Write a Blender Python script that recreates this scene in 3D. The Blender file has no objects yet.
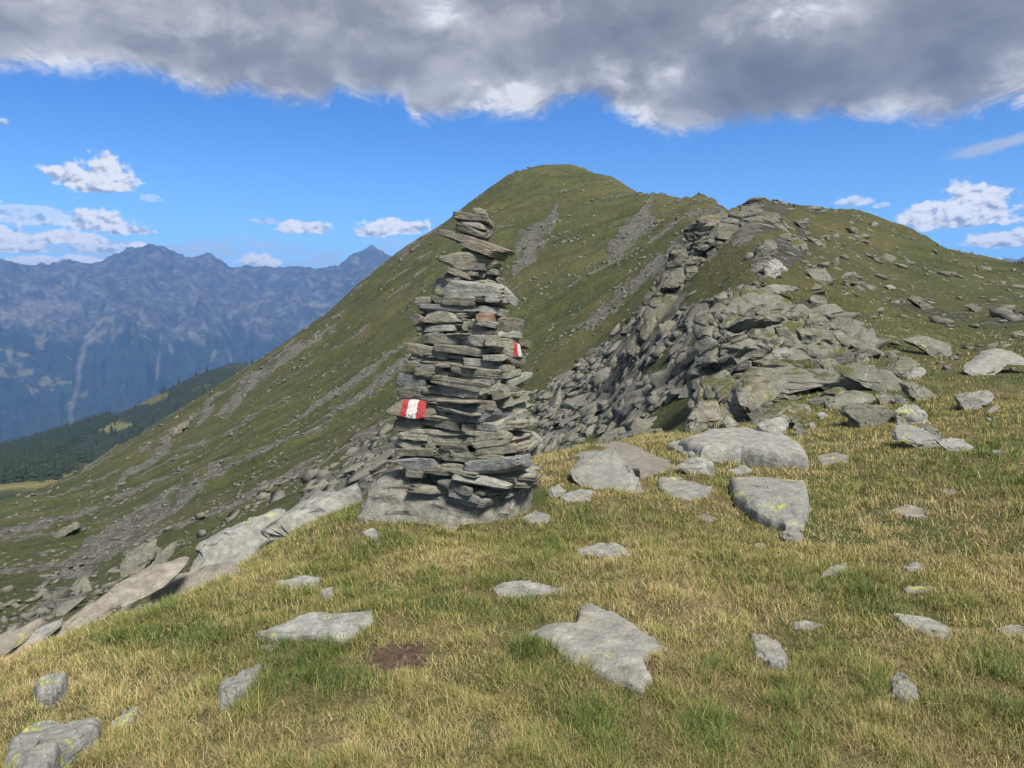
import bpy, math, random
import numpy as np
from mathutils import Vector, Matrix
random.seed(7)
rng = np.random.default_rng(11)
scene = bpy.context.scene
COL = scene.collection
PI = math.pi
R = math.radians

# ---------------------------------------------------------------- camera
CAM = np.array([0.0, 0.0, 1.6])
F = 769.0
PITCH = R(4.0)
SP, CP = math.sin(PITCH), math.cos(PITCH)
cam_data = bpy.data.cameras.new('camera')
cam_data.sensor_width = 36.0
cam_data.lens = 36.0 * F / 1024.0
cam_data.clip_start = 0.05
cam_data.clip_end = 60000.0
cam = bpy.data.objects.new('camera', cam_data)
COL.objects.link(cam)
cam.location = CAM
cam.rotation_euler = (PI / 2 - PITCH, 0, 0)
scene.camera = cam

def slope_of(py):
    q = (384.0 - py) / F
    return (q * CP - SP) / (CP + q * SP)

def ray(px, py):
    """direction with unit Y"""
    q = (384.0 - py) / F
    a = (px - 512.0) / F
    y = CP + q * SP
    z = q * CP - SP
    return np.array([a / y, 1.0, z / y])

def at(px, py, Y):
    return CAM + ray(px, py) * Y

def to_px(P):
    P = np.asarray(P, float)
    d = P - CAM
    fw = d[..., 1] * CP - d[..., 2] * SP
    up = d[..., 1] * SP + d[..., 2] * CP
    return 512 + F * d[..., 0] / fw, 384 - F * up / fw

# ---------------------------------------------------------------- noise
_pr = np.random.default_rng(99)
_perm = _pr.permutation(4096).astype(np.int32)
_perm = np.concatenate([_perm, _perm])
_gt = _pr.normal(0, 1, (4096, 3)); _gt = (_gt / np.linalg.norm(_gt, axis=1)[:, None] * 1.25).astype(np.float32)
_gx, _gy, _gz = (np.ascontiguousarray(_gt[:, k]) for k in range(3))

def noise3(P, seed=0):
    """gradient noise"""
    P = np.asarray(P, float)
    sh = P.shape[:-1]
    P = P.reshape(-1, 3)
    out = np.empty(len(P))
    for k0 in range(0, len(P), 32768):
        out[k0:k0 + 32768] = _noise_chunk(P[k0:k0 + 32768], seed)
    return out.reshape(sh)

def _noise_chunk(P, seed):
    x, y, z = P[:, 0], P[:, 1], P[:, 2] + seed * 3.0
    flx, fly, flz = np.floor(x), np.floor(y), np.floor(z)
    fx, fy, fz = (x - flx).astype(np.float32), (y - fly).astype(np.float32), (z - flz).astype(np.float32)
    ix = (flx.astype(np.int64) & 4095).astype(np.int32); iy = (fly.astype(np.int64) & 4095).astype(np.int32); iz = (flz.astype(np.int64) & 4095).astype(np.int32)
    wx = fx * fx * fx * (fx * (fx * 6 - 15) + 10)
    wy = fy * fy * fy * (fy * (fy * 6 - 15) + 10)
    wz = fz * fz * fz * (fz * (fz * 6 - 15) + 10)
    flat = not fz.any()
    px0 = _perm[ix]; px1 = _perm[(ix + 1) & 4095]
    def plane(dz):
        izz = (iz + dz) & 4095
        def row(dy):
            iyy = (iy + dy) & 4095
            v = []
            for dx, pxx in ((0, px0), (1, px1)):
                h = _perm[_perm[pxx + iyy] + izz]
                g = _gx[h] * (fx - dx) + _gy[h] * (fy - dy) + _gz[h] * (fz - dz)
                v.append(g)
            return v[0] + wx * (v[1] - v[0])
        a = row(0)
        return a + wy * (row(1) - a)
    a = plane(0)
    if flat:
        return a
    return a + wz * (plane(1) - a)

def fbm(P, octs=4, seed=0, gain=0.5, lac=2.03):
    P = np.asarray(P, float)
    o, a = 0, 1.0
    for k in range(octs):
        o = o + a * noise3(P, seed + 31 * k)
        P = P * lac + np.array([17.3, 31.7, 5.0])
        a *= gain
    return o

def ridged(P, octs=4, seed=0, gain=0.5, lac=2.05):
    P = np.asarray(P, float)
    o, a = 0, 1.0
    for k in range(octs):
        o = o + a * (1 - 2 * np.abs(noise3(P, seed + 31 * k)))
        P = P * lac + np.array([11.7, 23.1, 7.0])
        a *= gain
    return o

def cells(P, seed=0):
    """cell noise: a random value per cell and the distance to the nearest cell wall"""
    P = np.asarray(P, float)
    I = np.floor(P).astype(np.int64)
    n = len(P)
    f1 = np.full(n, 9.0); f2 = np.full(n, 9.0); val = np.zeros(n)
    for dx in (-1, 0, 1):
        for dy in (-1, 0, 1):
            for dz in (-1, 0, 1):
                J = I + np.array([dx, dy, dz])
                h = _perm[(_perm[(_perm[(J[:, 0] + seed * 17) & 4095] + J[:, 1]) & 4095] + J[:, 2]) & 4095]
                q = J + 0.5 + 0.36 * np.stack([_gx[h], _gy[h], _gz[h]], 1)
                d = np.sqrt(((P - q) ** 2).sum(1))
                nearer = d < f1
                f2 = np.where(nearer, f1, np.minimum(f2, d))
                val = np.where(nearer, (h % 1009) / 1009.0, val)
                f1 = np.minimum(f1, d)
    return val, f2 - f1

def sm(e0, e1, x):
    t = np.clip((x - e0) / (e1 - e0), 0, 1)
    return t * t * (3 - 2 * t)

def pchip(x, y, xi):
    x = np.asarray(x, float); y = np.asarray(y, float)
    h = np.diff(x); d = np.diff(y, axis=0)
    if y.ndim > 1:
        h = h[:, None]
    dl = d / h
    m = np.zeros_like(y)
    w1 = 2 * h[1:] + h[:-1]; w2 = h[1:] + 2 * h[:-1]
    with np.errstate(divide='ignore', invalid='ignore'):
        mm = (w1 + w2) / (w1 / dl[:-1] + w2 / dl[1:])
    m[1:-1] = np.where(dl[:-1] * dl[1:] > 0, mm, 0)
    m[0] = dl[0]; m[-1] = dl[-1]
    k = np.clip(np.searchsorted(x, xi) - 1, 0, len(x) - 2)
    hh = np.diff(x)[k]
    t = np.clip((xi - x[k]) / hh, 0, 1)
    if y.ndim > 1:
        t = t[:, None]; hh = hh[:, None]
    h00 = 2 * t**3 - 3 * t**2 + 1; h10 = t**3 - 2 * t**2 + t
    h01 = -2 * t**3 + 3 * t**2; h11 = t**3 - t**2
    return h00 * y[k] + h10 * hh * m[k] + h01 * y[k + 1] + h11 * hh * m[k + 1]

# ---------------------------------------------------------------- terrain
# every column: (radial distance, 'p' pixel row | 'z' height)
R0, R1, R2, R3 = 0.3, 420.0, 3800.0, 14500.0
def knoll(x, y):
    """height of the grassy knoll close to the viewer"""
    left = np.clip(-x - 0.6, 0, None)
    z = -0.055 * left - 0.042 * left**2
    z = z - 0.02 * np.clip(y - 8, 0, None)
    z = z + 0.012 * np.clip(x, 0, None)
    return z

NEAR_R = [0.3, 0.5, 0.8, 1.2, 1.7, 2.3, 3.0, 3.8, 4.6, 5.4]
A = {
 -900: [(7, 'z', -2.2), (10, 'z', -6), (30, 'z', -17), (100, 'z', -40), (200, 'z', -75)],
 -400: [(7, 'z', -1.7), (10, 'z', -5), (30, 'z', -16), (60, 'p', 640), (110, 'p', 600), (160, 'p', 585), (200, 'z', -72)],
 -150: [(6.6, 'p', 703), (8, 'z', -2.4), (13, 'z', -8.2), (30, 'z', -15.5), (50, 'p', 650), (70, 'p', 620), (110, 'p', 565), (170, 'p', 532), (215, 'p', 545)],
 0:    [(6.4, 'p', 666), (7.2, 'z', -1.5), (9, 'z', -3.4), (14, 'z', -8.0), (30, 'z', -13.2), (45, 'p', 642), (60, 'p', 602), (85, 'p', 562), (120, 'p', 530), (180, 'p', 500), (220, 'p', 515)],
 60:   [(6.4, 'p', 648), (7.2, 'z', -1.3), (9, 'z', -3.2), (14, 'z', -7.6), (30, 'z', -12.6), (45, 'p', 632), (60, 'p', 590), (85, 'p', 550), (120, 'p', 516), (190, 'p', 479), (230, 'p', 496)],
 117:  [(6.5, 'p', 627), (7.4, 'z', -1.2), (9.2, 'z', -3.0), (14, 'z', -7.0), (30, 'z', -11.8), (45, 'p', 615), (60, 'p', 574), (85, 'p', 534), (120, 'p', 496), (200, 'p', 448), (240, 'p', 470)],
 176:  [(6.7, 'p', 599), (7.6, 'z', -1.1), (9.4, 'z', -2.8), (14, 'z', -6.4), (28, 'z', -10.6), (43, 'p', 594), (60, 'p', 552), (85, 'p', 510), (120, 'p', 470), (210, 'p', 412), (250, 'p', 436)],
 245:  [(7.0, 'p', 560), (8.0, 'z', -1.0), (9.8, 'z', -2.6), (14, 'z', -5.6), (28, 'z', -9.6), (42, 'p', 565), (60, 'p', 522), (85, 'p', 480), (120, 'p', 437), (215, 'p', 369), (255, 'p', 396)],
 332:  [(7.5, 'p', 517), (8.5, 'z', -0.8), (10.3, 'z', -2.2), (14, 'z', -4.4), (26, 'z', -7.6), (40, 'p', 520), (60, 'p', 480), (85, 'p', 436), (120, 'p', 390), (225, 'p', 309), (265, 'p', 340)],
 390:  [(8.0, 'p', 496), (9.0, 'z', -0.6), (10.8, 'z', -1.8), (14, 'z', -3.4), (24, 'z', -5.7), (36, 'p', 498), (60, 'p', 448), (85, 'p', 403), (120, 'p', 352), (230, 'p', 260), (270, 'p', 295)],
 450:  [(8.5, 'p', 482), (9.6, 'z', -0.5), (11.5, 'z', -1.4), (15, 'z', -2.6), (23, 'z', -4.4), (33, 'p', 484), (55, 'p', 436), (85, 'p', 377), (120, 'p', 318), (225, 'p', 221), (265, 'p', 258)],
 520:  [(9.2, 'p', 462), (10.3, 'z', -0.3), (12.5, 'z', -1.0), (16, 'z', -1.9), (22, 'z', -3.0), (30, 'p', 466), (50, 'p', 422), (85, 'p', 350), (120, 'p', 285), (180, 'p', 210), (222, 'p', 171), (260, 'p', 205)],
 560:  [(9.6, 'p', 453), (10.8, 'z', -0.2), (13, 'z', -0.8), (16.5, 'z', -1.5), (21, 'z', -2.1), (27, 'p', 456), (45, 'p', 412), (80, 'p', 340), (120, 'p', 268), (180, 'p', 198), (225, 'p', 165), (262, 'p', 196)],
 605:  [(10, 'p', 446), (11.2, 'z', -0.1), (13.5, 'z', -0.6), (17, 'z', -0.9), (23, 'p', 448), (30, 'p', 420), (42, 'p', 385), (70, 'p', 335), (110, 'p', 265), (160, 'p', 210), (210, 'p', 177), (250, 'p', 205)],
 650:  [(10.4, 'p', 441), (11.6, 'z', 0.0), (14, 'z', -0.3), (17, 'p', 443), (22, 'p', 415), (27, 'p', 380), (34, 'p', 335), (42, 'p', 318), (60, 'p', 306), (90, 'p', 268), (130, 'p', 225), (175, 'p', 195), (210, 'p', 215)],
 700:  [(10.6, 'p', 438), (12, 'p', 437), (15, 'p', 434), (18, 'p', 410), (22, 'p', 378), (27, 'p', 335), (34, 'p', 290), (42, 'p', 258), (52, 'p', 250), (70, 'p', 243), (100, 'p', 225), (145, 'p', 200), (180, 'p', 220)],
 755:  [(10.5, 'p', 440), (12.5, 'p', 418), (14.5, 'p', 402), (17, 'p', 388), (20, 'p', 362), (24, 'p', 325), (30, 'p', 282), (38, 'p', 238), (45, 'p', 209), (52, 'p', 204), (60, 'p', 205), (90, 'p', 210), (130, 'p', 225)],
 800:  [(9.6, 'p', 452), (12, 'p', 428), (14.5, 'p', 403), (17, 'p', 388), (20, 'p', 366), (24, 'p', 335), (30, 'p', 298), (38, 'p', 255), (48, 'p', 226), (60, 'p', 217), (90, 'p', 213), (110, 'p', 216), (140, 'p', 235)],
 850:  [(9.2, 'p', 460), (12, 'p', 428), (15, 'p', 395), (18, 'p', 376), (22, 'p', 352), (28, 'p', 320), (36, 'p', 282), (48, 'p', 248), (65, 'p', 227), (95, 'p', 217), (125, 'p', 228)],
 885:  [(8.6, 'p', 467), (12, 'p', 425), (15.5, 'p', 391), (19, 'p', 370), (23, 'p', 352), (29, 'p', 327), (38, 'p', 293), (55, 'p', 256), (90, 'p', 228), (120, 'p', 240)],
 920:  [(8.2, 'p', 474), (12, 'p', 424), (16, 'p', 386), (19, 'p', 370), (24, 'p', 353), (31, 'p', 328), (42, 'p', 295), (60, 'p', 264), (85, 'p', 242), (115, 'p', 256)],
 970:  [(7.6, 'p', 488), (11, 'p', 434), (15, 'p', 392), (19, 'p', 371), (25, 'p', 354), (33, 'p', 330), (45, 'p', 304), (60, 'p', 281), (80, 'p', 261), (110, 'p', 275)],
 1024: [(7.2, 'p', 498), (10.5, 'p', 442), (14.5, 'p', 398), (19, 'p', 372), (26, 'p', 353), (34, 'p', 332), (46, 'p', 310), (60, 'p', 290), (78, 'p', 274), (108, 'p', 288)],
 1200: [(7, 'p', 510), (10.5, 'p', 452), (14.5, 'p', 410), (20, 'p', 385), (28, 'p', 366), (40, 'p', 345), (60, 'p', 330), (76, 'p', 325), (105, 'p', 335)],
 1900: [(7, 'z', 0.05), (10.5, 'z', 0.1), (15, 'z', 0.1), (25, 'z', 0.0), (50, 'z', -1), (80, 'z', -3), (105, 'z', -8)],
}
B = {  # beyond the hill: alp, wooded ridge
 -900: [(600, 'z', -140), (1000, 'z', -200), (1500, 'z', -280), (2200, 'z', -600)],
 -300: [(600, 'p', 545), (800, 'p', 530), (1100, 'p', 505), (1500, 'p', 490), (1750, 'p', 500), (2300, 'z', -720)],
 0:    [(500, 'p', 494), (600, 'p', 487), (650, 'p', 486), (720, 'p', 484), (900, 'p', 470), (1200, 'p', 458), (1500, 'p', 449), (1700, 'p', 462), (2300, 'z', -680)],
 60:   [(500, 'p', 490), (620, 'p', 482), (720, 'p', 480), (900, 'p', 462), (1200, 'p', 444), (1500, 'p', 431), (1700, 'p', 446), (2300, 'z', -640)],
 130:  [(500, 'p', 486), (700, 'p', 472), (900, 'p', 450), (1200, 'p', 425), (1500, 'p', 407), (1700, 'p', 424), (2300, 'z', -600)],
 200:  [(500, 'p', 470), (700, 'p', 450), (900, 'p', 425), (1200, 'p', 396), (1500, 'p', 375), (1700, 'p', 394), (2300, 'z', -560)],
 240:  [(500, 'p', 460), (700, 'p', 440), (900, 'p', 412), (1200, 'p', 384), (1500, 'p', 364), (1700, 'p', 384), (2300, 'z', -540)],
 300:  [(500, 'p', 440), (900, 'p', 412), (1200, 'p', 388), (1500, 'p', 372), (1700, 'p', 394), (2300, 'z', -560)],
 520:  [(600, 'z', -150), (1200, 'z', -220), (2300, 'z', -620)],
 1900: [(600, 'z', -150), (1200, 'z', -260), (2300, 'z', -640)],
}
CREST = [(-900, 285), (-400, 262), (-200, 270), (-60, 255), (-20, 262), (0, 264), (15, 266), (30, 272), (50, 271), (75, 269), (100, 268), (118, 262), (135, 256), (157, 252), (175, 257), (190, 261), (213, 260), (228, 268), (240, 271),
         (262, 270), (280, 274), (296, 271), (318, 275), (335, 272), (346, 265), (358, 258), (371, 253), (384, 257), (397, 263), (420, 272), (460, 268), (600, 262), (900, 268), (1300, 262), (1900, 280)]
C = {}
for px, c in CREST:
    C[px] = [(5000, 'z', -900), (6200, 'p', c + 175), (7200, 'p', c + 138), (8000, 'p', c + 92), (8600, 'p', c + 66),
             (9400, 'p', c + 46), (10200, 'p', c + 22), (11000, 'p', c), (12200, 'p', c + 45), (R3, 'z', -900)]

def build_table(tab, r_lo, z_lo, r_hi, z_hi, near=False):
    pxs = sorted(tab)
    ths = np.array([math.atan((p - 512) / F) for p in pxs])
    lr = np.linspace(math.log(r_lo), math.log(r_hi), 420)
    S = []
    for p, th in zip(pxs, ths):
        c, s_ = math.cos(th), math.sin(th)
        k = []
        if near:
            for r in NEAR_R:
                z = float(knoll(np.array(r * s_), np.array(r * c)))
                k.append((r, (z - 1.6) / (r * c)))
        else:
            k.append((r_lo, (z_lo - 1.6) / (r_lo * c)))
        for r, t, v in tab[p]:
            k.append((r, slope_of(v) if t == 'p' else (v - 1.6) / (r * c)))
        if k[-1][0] < r_hi:
            k.append((r_hi, (z_hi - 1.6) / (r_hi * c)))
        k = np.array(k)
        S.append(pchip(np.log(k[:, 0]), k[:, 1], lr))
    S = np.array(S)                               # columns x r
    tg = np.linspace(ths[0], ths[-1], 900)
    return tg, lr, pchip(ths, S, tg)
TA = build_table(A, R0, 0, R1, -115, near=True)
TB = build_table(B, R1, -115, R2, -1150)
TC = build_table(C, R2, -1150, R3, -900)

def lookup(T, th, lr):
    tg, lg, S = T
    u = np.clip((th - tg[0]) / (tg[1] - tg[0]), 0, len(tg) - 1.001)
    v = np.clip((lr - lg[0]) / (lg[1] - lg[0]), 0, len(lg) - 1.001)
    i = u.astype(int); j = v.astype(int)
    a = u - i; b = v - j
    return (S[i, j] * (1 - a) * (1 - b) + S[i + 1, j] * a * (1 - b) + S[i, j + 1] * (1 - a) * b + S[i + 1, j + 1] * a * b)

def inside(poly, x, y):
    x = np.asarray(x, float); y = np.asarray(y, float)
    ins = np.zeros(x.shape, bool)
    n = len(poly)
    for i in range(n):
        x0, y0 = poly[i]; x1, y1 = poly[(i + 1) % n]
        c = ((y0 > y) != (y1 > y))
        with np.errstate(divide='ignore', invalid='ignore'):
            xx = (x1 - x0) * (y - y0) / (y1 - y0) + x0
        ins ^= c & (x < xx)
    return ins

STRIKE = np.array([0.91, 0.41]); CROSS = np.array([-0.41, 0.91])
def rock_mask(x, y):
    """1 where bare rock ribs come through the turf of the hillside (world coordinates)"""
    a = x * STRIKE[0] + y * STRIKE[1]
    b = x * CROSS[0] + y * CROSS[1]
    z0 = np.zeros_like(a)
    n = fbm(np.stack([a / 42, b / 7.5, z0], -1), 4, 5) + 0.35 * fbm(np.stack([a / 6, b / 2.2, z0], -1), 3, 9)
    return sm(0.22, 0.5, n)

def height(x, y, detail=True):
    x = np.asarray(x, float); y = np.asarray(y, float)
    r = np.maximum(np.hypot(x, y), R0)
    th = np.arctan2(x, y)
    thc = np.clip(th, TA[0][0], TA[0][-1])
    lr = np.log(r)
    c = np.cos(thc)
    s = np.where(r < R1, lookup(TA, thc, lr), np.where(r < R2, lookup(TB, thc, lr), lookup(TC, thc, lr)))
    z = 1.6 + s * r * c
    # behind the viewer: let the table fade into the knoll
    back = sm(1.25, 2.2, np.abs(th))
    zb = knoll(x, y) - 0.02 * np.clip(r - 6, 0, 400)
    z = z * (1 - back) + np.maximum(zb, -1100) * back
    if detail:
        Z = np.zeros_like(x)
        P = np.stack([x, y, Z], -1)
        d = np.zeros_like(z)
        near = (1 - sm(9, 30, r)) * sm(0.4, 2.0, r)
        if (near > 0).any():
            d = d + near * (0.055 * fbm(P / 1.1, 3, 1) + 0.02 * fbm(P / 0.28, 2, 2))
        hill = sm(9, 40, r) * (1 - sm(420, 900, r))
        if (hill > 0).any():
            m = rock_mask(x, y)
            amp = np.clip(r / 120, 0.1, 0.75)
            d = d + hill * amp * (0.75 * fbm(P / 11, 4, 3) + 0.20 * ridged(P / 3.0, 3, 4))
            sa = x * STRIKE[0] + y * STRIKE[1]; sb = x * CROSS[0] + y * CROSS[1]
            d = d + hill * amp * 1.5 * sm(30, 90, r) * fbm(np.stack([sa / 55, sb / 10, Z], -1), 3, 14)
            d = d + hill * amp * m * (0.55 + 0.8 * fbm(P / 1.7, 3, 6))
        mid = sm(420, 800, r) * (1 - sm(3000, 4500, r))
        if (mid > 0).any():
            d = d + mid * (6 * fbm(P / 160, 4, 8) + 2.0 * fbm(P / 30, 3, 12))
        far = sm(4200, 7000, r)
        if (far > 0).any():
            crest = 1 - 0.68 * np.exp(-((r - 11000) / 300.0)**2)
            arc = np.stack([thc * 9000 / 700, (r - 9000) / 2600, Z], -1)
            arc2 = np.stack([thc * 9000 / 230, (r - 9000) / 1100, Z + 3], -1)
            d = d + far * crest * (140 * (ridged(arc, 3, 21) - 0.6) + 88 * (ridged(arc2, 5, 22) - 0.6)) + far * 26 * (ridged(P / 240, 4, 23) - 0.6)
        z = z + d
    return z

def ground(px, py, rmin=1.0, rmax=400.0):
    """first hit of the pixel's ray with the terrain"""
    d = ray(px, py)
    t = np.exp(np.linspace(math.log(rmin), math.log(rmax), 2600))
    X, Y, Zr = CAM[0] + d[0] * t, d[1] * t, CAM[2] + d[2] * t
    h = height(X, Y)
    k = np.nonzero(Zr <= h)[0]
    if len(k) == 0:
        k = [int(np.argmin(Zr - h))]
    k = k[0]
    return np.array([X[k], Y[k], h[k]])

# ---------------------------------------------------------------- objects
def mesh_from(name, V, faces, loops=None, smooth=True, mats=(), attrs=None):
    """faces: (n,3) or (n,4) int array, or list of such arrays"""
    me = bpy.data.meshes.new(name)
    V = np.ascontiguousarray(V, np.float32)
    if isinstance(faces, np.ndarray):
        faces = [faces]
    nf = sum(len(f) for f in faces)
    li = np.concatenate([np.asarray(f).ravel() for f in faces]).astype(np.int32)
    tot = np.concatenate([np.full(len(f), np.asarray(f).shape[1]) for f in faces]).astype(np.int32)
    me.vertices.add(len(V)); me.vertices.foreach_set('co', V.ravel())
    me.loops.add(len(li)); me.loops.foreach_set('vertex_index', li)
    me.polygons.add(nf)
    st = np.concatenate([[0], np.cumsum(tot)[:-1]]).astype(np.int32)
    me.polygons.foreach_set('loop_start', st)
    me.polygons.foreach_set('loop_total', tot)
    if smooth:
        me.polygons.foreach_set('use_smooth', np.ones(nf, bool))
    for k, v in (attrs or {}).items():
        v = np.asarray(v, np.float32)
        if v.ndim == 1:
            at_ = me.attributes.new(k, 'FLOAT', 'POINT'); at_.data.foreach_set('value', v)
        else:
            at_ = me.attributes.new(k, 'FLOAT_VECTOR', 'POINT'); at_.data.foreach_set('vector', v.ravel())
    me.update(calc_edges=True)
    for m in mats:
        me.materials.append(m)
    return me

def link(name, me, parent=None, label=None, cat=None, group=None, kind=None):
    o = bpy.data.objects.new(name, me)
    COL.objects.link(o)
    if parent is not None:
        o.parent = parent
    if label: o['label'] = label
    if cat: o['category'] = cat
    if group: o['group'] = group
    if kind: o['kind'] = kind
    return o
# ---------------------------------------------------------------- node helper
class NT:
    def __init__(self, tree):
        self.t = tree; self.n = tree.nodes; self.l = tree.links
    def node(self, typ, **kw):
        n = self.n.new(typ)
        for k, v in kw.items():
            setattr(n, k, v)
        return n
    def put(self, sock, v):
        if isinstance(v, bpy.types.NodeSocket):
            self.l.new(v, sock)
        elif v is not None:
            if sock.type == 'RGBA' and len(v) == 3:
                v = (*v, 1)
            sock.default_value = v
    def math(self, op, a, b=None, c=None, clamp=False):
        n = self.node('ShaderNodeMath', operation=op, use_clamp=clamp)
        for i, v in enumerate((a, b, c)):
            if v is not None: self.put(n.inputs[i], v)
        return n.outputs[0]
    def vmath(self, op, a, b=None, scale=None):
        n = self.node('ShaderNodeVectorMath', operation=op)
        self.put(n.inputs[0], a)
        if b is not None: self.put(n.inputs[1], b)
        if scale is not None: self.put(n.inputs['Scale'], scale)
        return n.outputs['Value'] if op in ('DOT_PRODUCT', 'LENGTH', 'DISTANCE') else n.outputs[0]
    def mix(self, f, a, b, typ='RGBA', blend='MIX'):
        n = self.node('ShaderNodeMix', data_type=typ, blend_type=blend)
        if typ == 'RGBA':
            self.put(n.inputs[0], f); self.put(n.inputs[6], a); self.put(n.inputs[7], b)
            return n.outputs[2]
        self.put(n.inputs[0], f); self.put(n.inputs[2], a); self.put(n.inputs[3], b)
        return n.outputs[0]
    def ss(self, x, e0, e1, t0=0.0, t1=1.0, lin=False):
        n = self.node('ShaderNodeMapRange', interpolation_type='LINEAR' if lin else 'SMOOTHSTEP', clamp=True)
        self.put(n.inputs[0], x)
        self.put(n.inputs[1], e0); self.put(n.inputs[2], e1); self.put(n.inputs[3], t0); self.put(n.inputs[4], t1)
        return n.outputs[0]
    def noise(self, vec, scale, detail=4, rough=0.55, dist=0.0, lac=2.0):
        n = self.node('ShaderNodeTexNoise')
        self.put(n.inputs['Vector'], vec); self.put(n.inputs['Scale'], scale)
        n.inputs['Detail'].default_value = detail; n.inputs['Roughness'].default_value = rough
        n.inputs['Distortion'].default_value = dist; n.inputs['Lacunarity'].default_value = lac
        return n.outputs['Fac']
    def voro(self, vec, scale, feature='F1', rnd=1.0, out='Distance'):
        n = self.node('ShaderNodeTexVoronoi', feature=feature)
        self.put(n.inputs['Vector'], vec); self.put(n.inputs['Scale'], scale)
        n.inputs['Randomness'].default_value = rnd
        return n.outputs[out]
    def ramp(self, f, stops, interp='LINEAR'):
        n = self.node('ShaderNodeValToRGB')
        cr = n.color_ramp; cr.interpolation = interp
        while len(cr.elements) < len(stops): cr.elements.new(0.5)
        for e, (p, c) in zip(cr.elements, stops):
            e.position = p; e.color = (*c, 1) if len(c) == 3 else c
        self.put(n.inputs[0], f)
        return n.outputs[0]
    def scaled(self, vec, s):
        return self.vmath('MULTIPLY', vec, s)

def new_mat(name):
    m = bpy.data.materials.new(name); m.use_nodes = True
    m.node_tree.nodes.clear()
    T = NT(m.node_tree)
    out = T.node('ShaderNodeOutputMaterial')
    bs = T.node('ShaderNodeBsdfPrincipled')
    T.l.new(bs.outputs[0], out.inputs[0])
    bs.inputs['Roughness'].default_value = 0.9
    bs.inputs['Specular IOR Level'].default_value = 0.25
    return m, T, bs

def bump(T, h, strength, dist, normal=None):
    b = T.node('ShaderNodeBump')
    b.inputs['Strength'].default_value = strength
    b.inputs['Distance'].default_value = dist
    T.put(b.inputs['Height'], h)
    if normal is not None: T.put(b.inputs['Normal'], normal)
    return b.outputs[0]

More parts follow.
